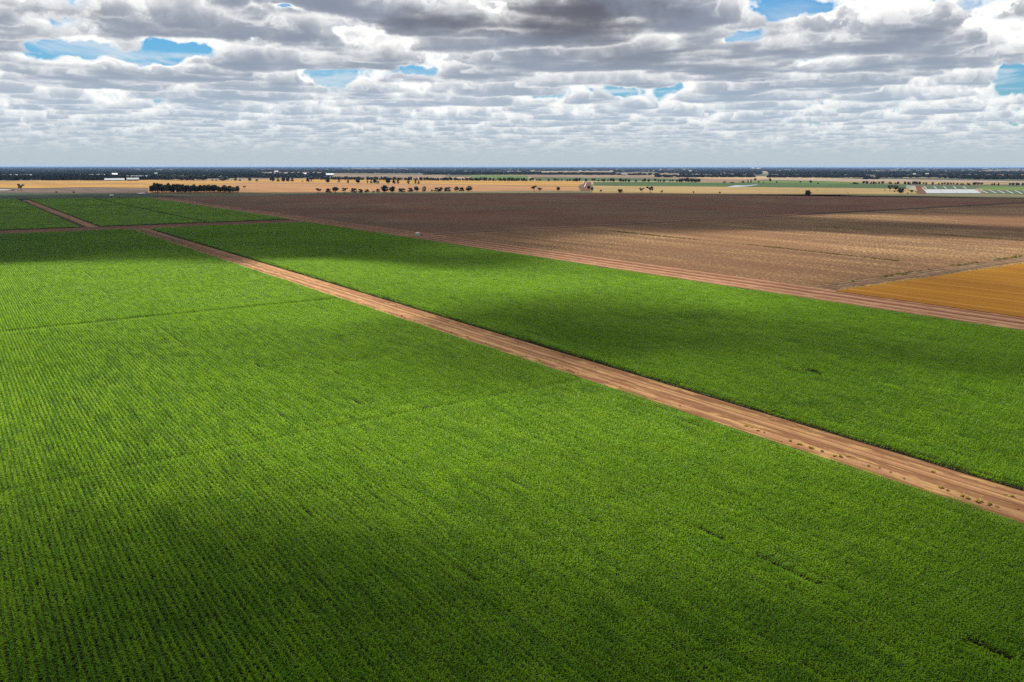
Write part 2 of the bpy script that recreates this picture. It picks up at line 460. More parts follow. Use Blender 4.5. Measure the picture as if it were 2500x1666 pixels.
px_sheet('wheat_field', [(-700,443.5),(0,443.5),(200,440.6),(420,440.8),(592,442),(592,446.6),(365,459.5),(200,457.8),(90,460.2),(0,459.2),(-700,460)], M['wheat'], .30)
px_sheet('stubble_field', [(362,460),(592,447),(1040,450.3),(1200,452.8),(1412,456.8),(1416,466.5),(1145,467),(780,470.3),(590,471),(362,472.5)], M['stub_tan'], .22)
px_sheet('wheat_field', [(592,441.8),(760,436.8),(1160,440),(1425,444),(1412,456.3),(1200,452.2),(1040,449.8),(592,446.2)], M['wheat'], .34)
px_sheet('fallow_field', [(-700,460.6),(0,459.8),(90,460.9),(200,458.6),(362,460.4),(362,473.2),(0,471),(-700,471)], M['fallow'], .16)
px_sheet('green_field', [(-700,471.6),(0,471.6),(362,474),(425,478.5),(365,482),(200,483),(0,487),(-700,488)], M['greygreen'], .12)
px_sheet('verge', [(362,473.0),(590,471.6),(800,471),(1200,467.8),(1416,467.2),(1440,467.3),(1445,472.6),(1200,473.4),(800,475.8),(600,479.5),(470,482.5),(425,479)], M['verge'], .10)
px_sheet('pasture', [(1448,454.2),(1800,457.4),(2080,460),(2222,462.5),(2240,473.6),(2100,475.6),(1700,475.6),(1445,472.4)], M['straw'], .20)
px_sheet('green_field', [(1447,444.5),(1560,444.2),(1800,446.4),(2100,450),(2232,453.5),(2218,462),(2080,459.5),(1800,456.9),(1450,453.7)], M['green'], .26)
px_sheet('green_field', [(1800,446.2),(1870,441.5),(2010,443.0),(2110,447.5),(2100,449.7)], M['green2'], .24)
px_sheet('pasture', [(1900,440.6),(2110,441.6),(2500,447.5),(2700,450),(2700,454),(2500,451.5),(2235,450),(2110,447.2),(2010,442.8)], M['straw'], .26)
px_sheet('stubble_field', [(1850,436.5),(2200,438.5),(2500,443),(2800,446),(2800,449),(2500,446.8),(2200,443.2),(1880,440.2)], M['pink'], .30)
px_sheet('lane', [(1427,444.4),(1444,444.4),(1441,467),(1417,466.8)], M['lane'], .38)
px_sheet('canal', [(1431,445.4),(1432.4,445.4),(1427.6,457),(1425.2,457)], M['cover'], .55)
px_sheet('lane', [(2234,453.8),(2247,454),(2262,474),(2241,474)], M['lane'], .18)
px_sheet('green_field', [(1150,428),(1282,428.6),(1300,441.5),(1150,438)], M['green2'], .22)
px_sheet('fallow_field', [(1282,428.6),(1530,430.4),(1700,433),(1700,436),(1300,433.4)], M['tan2'], .20)
px_sheet('green_field', [(1300,433.6),(1500,434.4),(1640,437.5),(1690,443.5),(1310,441.8)], M['green'], .24)
px_sheet('fallow_field', [(1530,437),(1700,436),(1850,438.5),(1870,441),(1800,446),(1692,443.8),(1642,437.6)], M['tan2'], .21)
px_sheet('fallow_field', [(812,426.4),(1085,427.2),(1095,433),(1000,433),(812,432)], M['tan2'], .20)
px_sheet('green_field', [(2385,455.5),(2700,458.5),(2700,466),(2500,464.8),(2400,462.6)], M['green2'], .22)
px_sheet('green_field', [(2386,463.3),(2500,465.2),(2700,468),(2700,478),(2500,475.2),(2412,473.6)], M['greygreen'], .20)
px_sheet('verge', [(2241,474.3),(2262,474.3),(2412,474.0),(2500,475.6),(2700,478.5),(2700,487),(2500,484.6),(2240,480),(2050,478.2),(2100,476)], M['verge'], .14)
px_sheet('green_field', [(2252,455.2),(2372,455.8),(2383,462.6),(2257,462.6)], M['greygreen'], .20)
px_sheet('pond', [(-40,463.6),(2,462.9),(28,463.2),(18,465.0),(-40,466)], M['water'], .30)
px_sheet('pond', [(334,472.2),(350,471.6),(357,472.4),(342,473.2)], M['water'], .34)
px_sheet('pond', [(1772,457.2),(1796,453.2),(1822,453.4),(1846,451),(1852,451.2),(1826,455.4),(1800,457.4)], M['water'], .40)
px_sheet('ditch', [(592,446.3),(1040,450.0),(1200,452.4),(1412,456.5),(1412,457.0),(1200,452.9),(1040,450.4),(592,446.9)], M['ditch'], .45)
px_sheet('ditch', [(-700,450.6),(0,449.5),(180,448.5),(400,449.4),(520,447.6),(400,450.0),(180,449.1),(0,450.1),(-700,451.2)], M['ditch'], .45)
# white plastic laid over beds beside the red lane
cover = []
for (a, b) in ((0.0, .283), (.288, .538), (.543, .768), (.773, .96)):
    cover.append([(2256+127*a, 463.6), (2256+127*b, 463.6), (2262+140*b, 473.2), (2262+140*a, 473.2)])
for k in range(5):
    x = 2254+k*24; cover.append([(x, 455.8), (x+2.2, 455.8), (x+10, 461.8), (x+7, 461.8)])
for k in range(6):
    x = 2392+k*21; cover.append([(x, 464.6+k*.35), (x+2.5, 464.6+k*.35), (x+21, 472.4+k*.4), (x+17, 472.4+k*.4)])
for k in range(3):
    y = 454.6+k*2.6; cover.append([(2212, y), (2233, y+.3), (2235, y+1.5), (2212, y+1.2)])
cov_lab = ['widest white plastic crop cover beside the red lane, front block', 'second white plastic crop cover from the red lane, front block',
           'third white plastic crop cover from the red lane, front block', 'last white plastic crop cover of the front block, before the striped beds']
for i, q in enumerate(cover):
    g4 = [gp(*p) for p in q]
    vs = [(g.x, g.y, .35) for g in g4]+[(g.x, g.y, .8) for g in g4]
    o = mesh_obj('crop_cover', vs, [(4,5,6,7),(0,1,5,4),(1,2,6,5),(2,3,7,6),(3,0,4,7)], M['cover'])
    lab = cov_lab[i] if i < 4 else ('slanting white cover strip among green plants behind the white block' if i < 9 else
          'narrow slanting white cover strip on the green beds right of the white block' if i < 15 else 'short white cover strip just left of the red lane')
    grp = 'white crop covers by the red lane' if i < 4 else ['white strips behind the block', 'white strips on the striped beds', 'white strips left of the lane'][0 if i < 9 else 1 if i < 15 else 2]
    tag(o, lab, 'crop cover', grp)

# ------------------------------------------------------------------ near fields and tracks
FAR = [gp(470,482.8), gp(600,479.8), gp(800,476), gp(1200,473.6), gp(1445,472.8), gp(1700,475.8), gp(2050,478.4), gp(2240,480.2), gp(2500,484.8), gp(2700,487.2)]
M['plough'] = soil_mat('ploughed_soil', lin(150,114,84,.60), lin(150,98,72,.60), lin(138,114,88,.60), grain=.9, streak=(.0022,.022), big=.0035)
M['stubble'] = soil_mat('stubble_soil', lin(146,106,74,.59), lin(132,98,72,.58), lin(160,120,82,.60), grain=.8, streak=(.004,.05), speck=.8, speck_c=lin(232,190,126,.70))
sheet('ploughed_field', [sv(641,357.5), sv(1700,363)]+FAR+[sv(641,2300)], M['plough'], .04)
sheet('stubble_field', [sv(245,357.5), sv(625,357.5), sv(625,2300), sv(245,2300)], M['stubble'], .045)
sheet('wheat_field', [sv(-30,352.5), sv(226,352.5), sv(226,1300), sv(-30,1300)], M['gold'], .50)
def strip_track(name, s0, s1, v0, v1, m, z, prof, along_s=True):
    """track as a long sheet with a real cross profile (ruts, berms)"""
    L, W = (s1-s0, v1-v0)
    nl = int(max(4, (L if along_s else W)/12)); nw = 24
    vs = []; fs = []
    for i in range(nl+1):
        for j in range(nw+1):
            if along_s: a, b, w = s0+L*i/nl, v0+W*j/nw, v0+W*j/nw
            else: b, a, w = v0+W*i/nl, s0+L*j/nw, s0+L*j/nw
            edge = min(j, nw-j)
            h = z + (prof(w) if edge > 0 else -.03)
            vs.append(sv(a, b, h))
    for i in range(nl):
        for j in range(nw):
            k = i*(nw+1)+j; fs.append((k, k+1, k+nw+2, k+nw+1))
    return tag(mesh_obj(name, vs, fs, m, smooth=True), kind='structure')
M['track'] = track_mat('sandy_track', lin(222,168,120,.63), lin(166,114,78,.62), lin(232,186,120,.66), [(153.0,.42),(155.4,.42)])
M['track_red'] = track_mat('red_track', lin(192,136,100,.63), lin(150,98,70,.62), lin(226,178,136,.66), [(340.0,1.2),(349.5,1.4)], vary=.16, pale=[(354.6,1.3),(345.2,.9),(336.4,.9),(328.6,1.0)])
M['track_cross'] = track_mat('cross_track', lin(188,134,102,.62), lin(140,90,68,.62), lin(190,140,104,.62), [(884,.8),(888,.8)], along_s=False, vary=.22)
M['track_dull'] = track_mat('field_track', lin(168,132,100,.62), lin(122,92,70,.62), lin(200,168,120,.62), [(233.5,.5),(236.0,.5)], along_s=False, vary=.3)
M['track_fine'] = track_mat('wheel_track', lin(206,156,122,.64), lin(160,116,90,.62), lin(190,150,110,.62), [], along_s=False, vary=.2)
rutp = lambda c: (lambda w: .10*math.sin(w*1.1)*.4 - sum(.09*math.exp(-((w-k)/.5)**2) for k in c))
strip_track('track', -60, 868, 145.2, 160.2, M['track'], .10, rutp((153.0, 155.4)))
strip_track('track', -60, 1705, 325.0, 357.3, M['track_red'], .12, lambda w: .25*math.exp(-((w-353)/2.0)**2)+.12*math.exp(-((w-341)/1.5)**2))
strip_track('track', 846.5, 905, -350, 324.8, M['track_cross'], .10, rutp((884, 888)), along_s=False)
strip_track('track', 905.5, 1700, 113.8, 124.6, M['track'], .10, rutp((118, 120.4)))
strip_track('track', 226.5, 244.5, 357.6, 1300, M['track_dull'], .10, rutp((233.5, 236)), along_s=False)
strip_track('track', 624.5, 629, 357.6, 900, M['track_fine'], .08, rutp((627.5,)), along_s=False)
strip_track('track', 636, 641, 357.6, 900, M['track_fine'], .08, rutp((638,)), along_s=False)

# ------------------------------------------------------------------ the corn
ROW = 0.94
def leaf_strip(V_, F_, base, az, length, width, rise, droop, nseg):
    """one arching corn leaf: a narrow ribbon that climbs and then hangs"""
    c, s_ = math.cos(az), math.sin(az)
    n0 = len(V_)
    for k in range(nseg+1):
        t = k/nseg
        r = length*(t*.95)
        z = base[2] + length*(rise*t - droop*t*t)
        w = width*(1-.85*t**1.6)*(.55+.45*min(1, t*4))*.5
        cx, cy = base[0]+c*r, base[1]+s_*r
        V_.append((cx-s_*w, cy+c*w, z+.02*math.sin(6*t))); V_.append((cx+s_*w, cy-c*w, z))
    for k in range(nseg):
        a = n0+2*k; F_.append((a, a+1, a+3, a+2))
def corn_row(length, gap, leaves, nseg, wid, rs, rows=1):
    V_, F_, K_ = [], [], []
    for r_ in range(rows):
        y0 = (r_-(rows-1)/2)*ROW
        x = gap*rs.uniform(.1, .9)
        while x < length:
            h = rs.normal(1.50, .17)
            px, py = x-length/2, y0+rs.normal(0, .05)
            a0 = rs.uniform(0, math.pi)
            for k in range(leaves):
                f = (k+.6)/leaves
                az = a0 + (k % 2)*math.pi + rs.normal(0, .55)
                leaf_strip(V_, F_, (px, py, h*(.28+.58*f)), az, rs.uniform(.55, .84)*(1.12-.45*f), wid*rs.uniform(.8, 1.2),
                           .50+.75*f*rs.uniform(.7, 1.2), .85-.25*f+rs.uniform(-.1, .15), nseg)
            K_ += [0]*(len(F_)-len(K_))
            n0 = len(V_); q = .018
            V_ += [(px-q, py, 0), (px+q, py, 0), (px+q, py, h*.8), (px-q, py, h*.8), (px, py-q, 0), (px, py+q, 0), (px, py+q, h*.8), (px, py-q, h*.8)]
            F_ += [(n0, n0+1, n0+2, n0+3), (n0+4, n0+5, n0+6, n0+7)]; K_ += [1, 1]
            x += gap*rs.uniform(.75, 1.25)
    return np.array(V_), np.array(F_), K_
def tile_collection(name, specs):
    c = bpy.data.collections.new(name)          # not linked to the scene: only a store of shapes for the crop
    for i, a in enumerate(specs):
        v, f, k = corn_row(*a)
        o = mesh_obj(f'corn_row_{chr(97+i)}', v, f, [M['corn'], M['stalk']], link=False, fmat=k)
        c.objects.link(o)
    return c
near_c = tile_collection('corn_rows_near', [(6.0, .26, 7, 3, .125, np.random.default_rng(20+i)) for i in range(6)]
                         + [(2.0, .26, 7, 3, .125, np.random.default_rng(30+i)) for i in range(3)])
far_c = tile_collection('corn_rows_far', [(12.0, .60, 6, 2, .20, np.random.default_rng(60+i), 6) for i in range(4)])

def crop_nodes(coll):
    g = bpy.data.node_groups.new('crop_rows', 'GeometryNodeTree')
    g.interface.new_socket(name='Geometry', in_out='INPUT', socket_type='NodeSocketGeometry')
    g.interface.new_socket(name='Geometry', in_out='OUTPUT', socket_type='NodeSocketGeometry')
    i = g.nodes.new('NodeGroupInput'); o = g.nodes.new('NodeGroupOutput')
    ci = g.nodes.new('GeometryNodeCollectionInfo'); ci.inputs['Collection'].default_value = coll
    ci.inputs['Separate Children'].default_value = True; ci.inputs['Reset Children'].default_value = True
    ip = g.nodes.new('GeometryNodeInstanceOnPoints'); ip.inputs['Pick Instance'].default_value = True
    def attr(nm, ty):
        a = g.nodes.new('GeometryNodeInputNamedAttribute'); a.data_type = ty; a.inputs['Name'].default_value = nm
        return a.outputs['Attribute']
    e = g.nodes.new('FunctionNodeEulerToRotation')
    g.links.new(attr('turn', 'FLOAT_VECTOR'), e.inputs[0]); g.links.new(e.outputs[0], ip.inputs['Rotation'])
    g.links.new(attr('size', 'FLOAT_VECTOR'), ip.inputs['Scale']); g.links.new(attr('pick', 'INT'), ip.inputs['Instance Index'])
    g.links.new(i.outputs[0], ip.inputs['Points']); g.links.new(ci.outputs[0], ip.inputs['Instance'])
    g.links.new(ip.outputs[0], o.inputs[0])
    return g
GROUPS = {}
def crop_object(pts, turn, size, pick, coll, label):
    me = bpy.data.meshes.new('corn_crop')
    me.vertices.add(len(pts)); me.vertices.foreach_set('co', np.asarray(pts, np.float32).ravel())
    for nm, ty, arr, key in (('turn', 'FLOAT_VECTOR', turn, 'vector'), ('size', 'FLOAT_VECTOR', size, 'vector'), ('pick', 'INT', pick, 'value')):
        a = me.attributes.new(nm, ty, 'POINT')
        a.data.foreach_set(key, np.asarray(arr, np.int32 if ty == 'INT' else np.float32).ravel())
    o = bpy.data.objects.new('corn_crop', me); COL.objects.link(o)
    if coll.name not in GROUPS: GROUPS[coll.name] = crop_nodes(coll)
    md = o.modifiers.new('crop_rows', 'NODES'); md.node_group = GROUPS[coll.name]
    return tag(o, label, 'corn crop', kind='stuff')
YAW = math.atan2(U.y, U.x)
def vnoise(x, y, sc, seed):
    """smooth value noise in numpy"""
    x = np.asarray(x)/sc; y = np.asarray(y)/sc
    xi, yi = np.floor(x).astype(int), np.floor(y).astype(int); fx, fy = x-xi, y-yi
    fx, fy = fx*fx*(3-2*fx), fy*fy*(3-2*fy)
    def h(a, b):
        n = np.sin(a*127.1+b*311.7+seed*74.7)*43758.5453
        return n-np.floor(n)
    return (h(xi,yi)*(1-fx)+h(xi+1,yi)*fx)*(1-fy)+(h(xi,yi+1)*(1-fx)+h(xi+1,yi+1)*fx)*fy

# bare places: (along, across, half length, half width)
HOLES = [(137.0, 202.5, 1.8, 2.9, .2), (78.6, 96.6, 1.6, .5, .42), (64.0, 97.0, 5.0, .5, .46), (40.5, 99.6, 1.6, 1.2, .40), (33.0, 101.4, 1.6, .9, .5),
         (320, 124.5, 12, .6, .72), (300, 60, 18, .6, .74), (505, 60, 25, .6, .7), (470, 128, 18, .6, .72), (520, 262, 30, .9, .72), (300, 215, 12, .7, .75)]
HOLES += [(float(rng.uniform(40, 260)), float(rng.uniform(0, 140)), float(rng.uniform(.3, 1.2)), .5, float(rng.uniform(.4, .7))) for _ in range(26)]
HOLES += [(float(rng.uniform(70, 300)), float(rng.uniform(162, 315)), float(rng.uniform(.3, 1.2)), .5, float(rng.uniform(.4, .7))) for _ in range(18)]
# low strips across the rows, where the planting was turned: (along, half width, growth left)
TURNS = [(341.0, 1.9, .42), (167.4, 1.0, .82), (515.0, 1.4, .78), (690.0, 1.4, .78)]
def rows(v0, v1, s_lo, s_hi, step, seg):
    """points, turn, size and pick for single-row pieces between two along-limits (functions of v)"""
    P, T, S, K = [], [], [], []
    n = int((v1-v0)/ROW)
    for r_ in range(n+1):
        v = v0+r_*ROW
        a, b = s_lo(v), s_hi(v)
        cuts = [a]+[c for (c0, w, g) in (TURNS if v < 150 else TURNS[2:]) if a < c0-w and c0+w < b for c in (c0-w, c0+w)]+[b] if True else [a, b]
        cuts = sorted(cuts)
        for i in range(len(cuts)-1):
            x0, x1 = cuts[i], cuts[i+1]
            low = next((g for (c0, w, g) in TURNS if abs((x0+x1)/2-c0) < .2 and abs((x1-x0)-2*w) < .2), None)
            m = max(1, round((x1-x0)/seg)); l = (x1-x0)/m
            for j in range(m):
                s = x0+(j+.5)*l
                P.append((s, v)); S.append((l/(2.0 if low else 6.0), 1.0, low or 1.0)); T.append(1 if low else 0)
    P = np.array(P); S = np.array(S); short = np.array(T) == 1
    edge = (P[:,1] < v0+.5) | (P[:,1] > v0+(n-.5)*ROW)
    stunt = np.ones(len(P))
    for (hs, hv_, hl, hw, g_) in HOLES:
        stunt[(np.abs(P[:,0]-hs) < hl+.2*seg) & (np.abs(P[:,1]-hv_) < hw)] = g_
    S[:,2] *= stunt
    m = len(P)
    grow = 1.0 + .22*(vnoise(P[:,0], P[:,1], 26, 3)-.5) + .16*(vnoise(P[:,0], P[:,1], 7, 5)-.5) + rng.normal(0, .05, m)
    S[:,2] *= grow; S[:,1] *= rng.uniform(.92, 1.1, m)
    flip = rng.integers(0, 2, m)
    T = np.stack([np.zeros(m), np.zeros(m), YAW+flip*math.pi+rng.normal(0, .004, m)], 1)
    W = np.stack([U.x*P[:,0]+V.x*P[:,1], U.y*P[:,0]+V.y*P[:,1], np.full(m, .0)], 1)
    S[edge, 2] *= rng.uniform(.55, 1.05, edge.sum())
    W[edge] += np.outer(rng.normal(0, .22, edge.sum()), (V.x, V.y, 0))
    return W, T, S, np.where(short, rng.integers(6, 9, m), rng.integers(0, 6, m))
def plant(v0, v1, s_lo, s_hi, coll, seg, label):
    W, T, S, K = rows(v0, v1, s_lo, s_hi, ROW, seg)
    crop_object(W, T, S, K, coll, label)
EDGE = lambda v, s: s
SPLIT = 250.0
plant(-34, 143.6, lambda v: max(12.0, 82-.72*v), lambda v: SPLIT, near_c, 6.0, 'bright green corn in close rows filling the bottom left of the view')
plant(-34, 143.2, lambda v: SPLIT, lambda v: 846.0-max(0, (v-126))*.9, near_c, 6.0, 'bright green corn farther along the left side of the sandy track')
plant(161.2, 320.0, lambda v: 34+(v-160)*.34, lambda v: SPLIT, near_c, 6.0, 'green corn between the two long tracks, nearer the right edge of the photo')
plant(161.2, 319.0, lambda v: SPLIT, lambda v: 846.0-max(0, 172-v)*.9, near_c, 6.0, 'green corn between the two long tracks, far end by the cross track')
def block(v0, v1, s0, s1, label):
    P = [(s, v) for v in np.arange(v0+2.8, v1-2.8, 5.64) for s in np.arange(s0+6, s1-5, 12.0)]
    P = np.array(P); m = len(P)
    W = np.stack([U.x*P[:,0]+V.x*P[:,1], U.y*P[:,0]+V.y*P[:,1], np.zeros(m)], 1)
    T = np.stack([np.zeros(m), np.zeros(m), YAW+rng.integers(0, 2, m)*math.pi], 1)
    S = np.ones((m, 3)); S[:,2] = 1+.2*(vnoise(P[:,0], P[:,1], 30, 8)-.5)+rng.normal(0, .05, m)
    crop_object(W, T, S, rng.integers(0, 4, m), far_c, label)
for (v0, v1, s0, s1, lab) in ((-90, 111.0, 906.5, 1394, 'dark green corn block left of the narrow track, beyond the cross track'),
                              (-90, 111.0, 1400, 1760, 'farthest corn block left of the narrow track'),
                              (126, 228, 906.5, 1394, 'corn block right of the narrow track, touching the cross track'),
                              (126, 228, 1400, 1735, 'corn block right of the narrow track, far half'),
                              (232.5, 323.6, 906.5, 1394, 'corn block beside the red track, touching the cross track'),
                              (232.5, 323.6, 1400, 1690, 'corn block beside the red track, far half')):
    block(v0, v1, s0, s1, lab)

# green weed strips along old ditches in the stubble
def clump_cards(n, w, h, rs, up=.6, size=(.12, .3)):
    """loose heap of small leaf cards inside a dome"""
    vs, fs = [], []
    for _ in range(n):
        a = rs.uniform(0, 6.283); r = math.sqrt(rs.uniform(0, 1)); z = rs.uniform(0, 1)
        k = math.sqrt(max(0, 1-z*z*.9))
        c = np.array([math.cos(a)*r*k*w/2, math.sin(a)*r*k*w/2, z*h])
        d = np.array([math.cos(a), math.sin(a), up])+rs.normal(0, .5, 3); d /= np.linalg.norm(d)
        t = np.cross(d, [rs.normal(), rs.normal(), .3]); t /= np.linalg.norm(t)+1e-9
        l = rs.uniform(*size)
        q = [c-t*l*.3, c+t*l*.3, c+d*l+t*l*.12, c+d*l-t*l*.12]
        n0 = len(vs); vs += [tuple(x) for x in q]; fs.append((n0, n0+1, n0+2, n0+3))
    return np.array(vs), np.array(fs)
def strip_weeds(name, path, n, spread, hgt, label, m, z0=.05):
    rs = np.random.default_rng(abs(hash(label)) % 1000 if False else len(label))
    vs, fs = [], []; off = 0
    path = [Vector(p) for p in path]
    for _ in range(n):
        k = rs.integers(0, len(path)-1); f = rs.uniform()
        c = path[k].lerp(path[k+1], f)
        if vnoise([c.x], [c.y], 22, len(label))[0] < rs.uniform(.2, .6): continue
        w = rs.uniform(.7, 1.8)
        v, q = clump_cards(14, w, hgt*rs.uniform(.5, 1.2), rs, .8, (.25, .6))
        v = v+np.array([c.x+rs.normal(0, spread), c.y+rs.normal(0, spread), z0])
        vs.append(v); fs.append(q+off); off += len(v)
    return tag(mesh_obj(name, np.concatenate(vs), np.concatenate(fs), m), label, 'weeds', kind='stuff')
M['weed_green'] = leaf_mat('green_weeds', (.15,.16,.035), (.17,.16,.04), (.20,.17,.06), tr=.3, posvar=.05)
strip_weeds('weeds', [sv(570,517), sv(500,513), sv(412,514), sv(345,509), sv(278,503)], 900, 1.3, .32, 'thin line of green weeds running through the sunlit brown stubble', M['weed_green'])
strip_weeds('weeds', [sv(520,729), sv(420,731), sv(300,730), sv(200,731)], 700, 1.1, .9, 'dark green weeds along the ditch in the shaded stubble at the right', M['weed'])
strip_weeds('weeds', [sv(241,370), sv(243,430), sv(246,520), sv(247,640)], 420, 1.3, .4, 'patches of green weeds on the stubble side of the branch track', M['weed_green'])
strip_weeds('weeds', [sv(227.5,362), sv(227.5,430), sv(228,520), sv(228,600)], 330, .8, .45, 'pale and green grass between the branch track and the golden wheat', M['tuft'])

# ------------------------------------------------------------------ tufts and weeds beside the sandy track
tuft_meshes = []
for i in range(4):
    v, f = clump_cards(110, .8, .40, np.random.default_rng(90+i), 1.3, (.18, .42)); tuft_meshes.append(mesh_obj('grass_tuft', v, f, M['tuft'], link=False).data)
weed_meshes = []
for i in range(4):
    v, f = clump_cards(90, .62, .42, np.random.default_rng(70+i), .7, (.10, .26)); weed_meshes.append(mesh_obj('roadside_weed', v, f, M['weed'], link=False).data)
def put(me, name, p, sc, label, cat, group):
    o = bpy.data.objects.new(name, me); COL.objects.link(o)
    o.location = p; o.rotation_euler = (0, 0, rng.uniform(0, 6.28)); o.scale = (sc*rng.uniform(.5, 1.0), sc*rng.uniform(.5, 1.0), sc*rng.uniform(.35, .7))
    return tag(o, label, cat, group)
tufts = [(2297, 1190, 1.5), (2350, 1210, 1.3), (2362, 1215, 1.6), (2390, 1224, 1.5), (2416, 1231, 1.3), (2434, 1237, 1.0), (1929, 1076, 1.3), (1952, 1084, 1.6),
         (1980, 1093, 1.7), (2038, 1112, 1.0), (2052, 1114, 1.3), (2070, 1114, 1.1), (1850, 1050, 1.2), (1835, 1042, 1.4), (1822, 1039, 1.2), (2120, 1136, 1.0), (2278, 1151, 1.2), (2455, 1206, .9), (2472, 1211, .9)]
for (x, y, sc) in tufts:
    put(random.choice(tuft_meshes), 'grass_tuft', gp(x, y+2, .06), sc, 'dry yellow grass tuft on the sandy shoulder of the track', 'grass tuft', 'yellow grass tufts beside the sandy track')
weeds = [(2007, 1102, 1.1), (2120, 1138, .8), (2147, 1143, .9), (2174, 1153, .8), (2207, 1169, 1.0), (2314, 1198, 1.2), (2486, 1244, .9), (1858, 1047, .8), (1866, 1056, 1.0),
         (1317, 880, 1.5), (1376, 872, 1.2), (1388, 903, 1.1), (1394, 905, 1.0), (1372, 896, .9), (1399, 909, .8), (1411, 911, .8), (1454, 898, .8), (1464, 919, .7), (1471, 923, .7), (1514, 945, .9), (1538, 949, .7), (1498, 903, 1.0),
         (803, 716, .9), (827, 724, .9), (848, 729, 1.0), (899, 744, .8), (915, 751, 1.0), (940, 760, 1.0), (950, 763, .8), (961, 766, .8), (970, 769, .9), (981, 771, 1.7), (989, 775, .8), (1012, 783, .9), (1036, 792, .8),
         (930, 735, .8), (948, 741, 1.0), (1070, 801, .9), (1078, 803, .8), (1102, 811, 1.4), (1140, 822, 1.3), (1187, 838, .9), (1143, 802, .8), (1265, 838, .9), (1285, 870, 1.0), (1245, 856, .8), (1600, 975, .8), (1660, 990, .8)]
for (x, y, sc) in weeds:
    put(random.choice(weed_meshes), 'roadside_weed', gp(x, y+1, .06), sc, 'small dark green weed on the sandy shoulder of the track', 'weed', 'dark weeds beside the sandy track')
for k in range(14):
    s = rng.uniform(60, 640); v = rng.choice([rng.uniform(145.8, 148.2), rng.uniform(157.2, 159.4)], p=[.7, .3])
    if rng.uniform() < .35: put(random.choice(tuft_meshes), 'grass_tuft', sv(s, v, .06), rng.uniform(.5, 1.0), 'dry yellow grass tuft on the sandy shoulder of the track', 'grass tuft', 'yellow grass tufts beside the sandy track')
    else: put(random.choice(weed_meshes), 'roadside_weed', sv(s, v, .06), rng.uniform(.45, .85), 'small dark green weed on the sandy shoulder of the track', 'weed', 'dark weeds beside the sandy track')

# ------------------------------------------------------------------ water tank and pump by the red track
t = empty('water_tank', gp(1020, 575.2, .15), .3)
tag(t, 'cream round water tank standing alone at the edge of the red track', 'water tank')
TR, THT = 1.95, 2.25
b = MB()
prof = [(TR*.99, 0)]
for k in range(9):
    z = .1+k*THT/9
    prof += [(TR, z), (TR, z+THT/9*.55), (TR*.985, z+THT/9*.7), (TR*.985, z+THT/9*.85)]
b.lathe(prof, 40); b.build('tank_body', M['tank'], t, True)
b = MB(); b.lathe([(TR*1.03, THT), (TR*1.03, THT+.10), (TR*.8, THT+.34), (TR*.45, THT+.54), (.32, THT+.62), (.0001, THT+.62)], 40)
rf = b.build('tank_roof', M['tank'], t, True)
b = MB(); b.lathe([(.32, THT+.60), (.32, THT+.72), (.0001, THT+.74)], 20); b.build('lid', M['white'], rf)
b = MB(); b.tube([(TR*.98, .3, .25), (TR+.5, .35, .25), (TR+1.0, .4, .1), (TR+1.8, .4, .1)], .06, .06, 8); b.build('outlet_pipe', M['dark'], t, True)
pm = empty('pump', gp(1030, 575.4, .15), .5)
tag(pm, 'small dark engine pump on the ground right of the cream tank', 'pump')
b = MB(); b.box(-.9, .9, -.45, .45, .12, .2); b.build('skid', M['dark'], pm)
b = MB(); b.box(-.8, .2, -.38, .38, .2, .85); b.build('engine', M['dark'], pm)
b = MB(); b.lathe([(.0001, .25), (.32, .25), (.36, .5), (.30, .75), (.0001, .78)], 20, .55, 0); b.build('volute', M['weed'] if False else M['dark'], pm, True)
b = MB(); b.tube([(-.5, 0, .85), (-.5, 0, 1.25), (-.35, 0, 1.3)], .05, .05, 8); b.build('exhaust', M['dark'], pm, True)

# ------------------------------------------------------------------ trees
def crown_mesh(name, m, rs, lobes, cards, fill, shape):
    """crown in a unit box (width 1, height 1): leaf cards grouped on lobes"""
    vs, fs = [], []
    for _ in range(lobes):
        c, lr = shape(rs)
        for _ in range(cards):
            d = rs.normal(0, 1, 3); d /= np.linalg.norm(d)
            p = c + d*lr*np.array([1, 1, .8])*rs.uniform(.55, 1.05)
            n = d+rs.normal(0, .6, 3); n /= np.linalg.norm(n)
            a = np.cross(n, rs.normal(0, 1, 3)); a /= np.linalg.norm(a)+1e-9
            bb = np.cross(n, a); s_ = fill*rs.uniform(.6, 1.3)
            n0 = len(vs)
            vs += [tuple(p-a*s_*.5-bb*s_*.3), tuple(p+a*s_*.5-bb*s_*.35), tuple(p+a*s_*.4+bb*s_*.4), tuple(p-a*s_*.55+bb*s_*.3)]
            fs.append((n0, n0+1, n0+2, n0+3))
    v = np.array(vs); v[:,2] = np.maximum(v[:,2], .01)
    return mesh_obj(name, v, np.array(fs), m, link=False).data
def sh_round(z0, zr):
    def f(rs):
        a = rs.uniform(0, 6.283); r = math.sqrt(rs.uniform(0, 1))*.33; z = z0+zr*rs.uniform(0, 1)
        k = math.sqrt(max(.05, 1-((z-(z0+zr*.4))/(zr*.75))**2))
        return np.array([math.cos(a)*r*k, math.sin(a)*r*k, z]), rs.uniform(.12, .2)
    return f
def sh_gum(rs):
    k = rs.integers(0, 5); ang = k*1.2566+.4
    off = .27 if k else .05
    c = np.array([math.cos(ang)*off, math.sin(ang)*off, .62+.2*math.sin(k*2.1)])+rs.normal(0, .05, 3)
    return c, rs.uniform(.10, .17)
def sh_cone(rs):
    z = rs.uniform(.12, .92); r = (.34*(1-z)**.8+.06)*math.sqrt(rs.uniform(0, 1)); a = rs.uniform(0, 6.283)
    return np.array([math.cos(a)*r, math.sin(a)*r, z]), rs.uniform(.08, .13)*(1.15-.5*z)
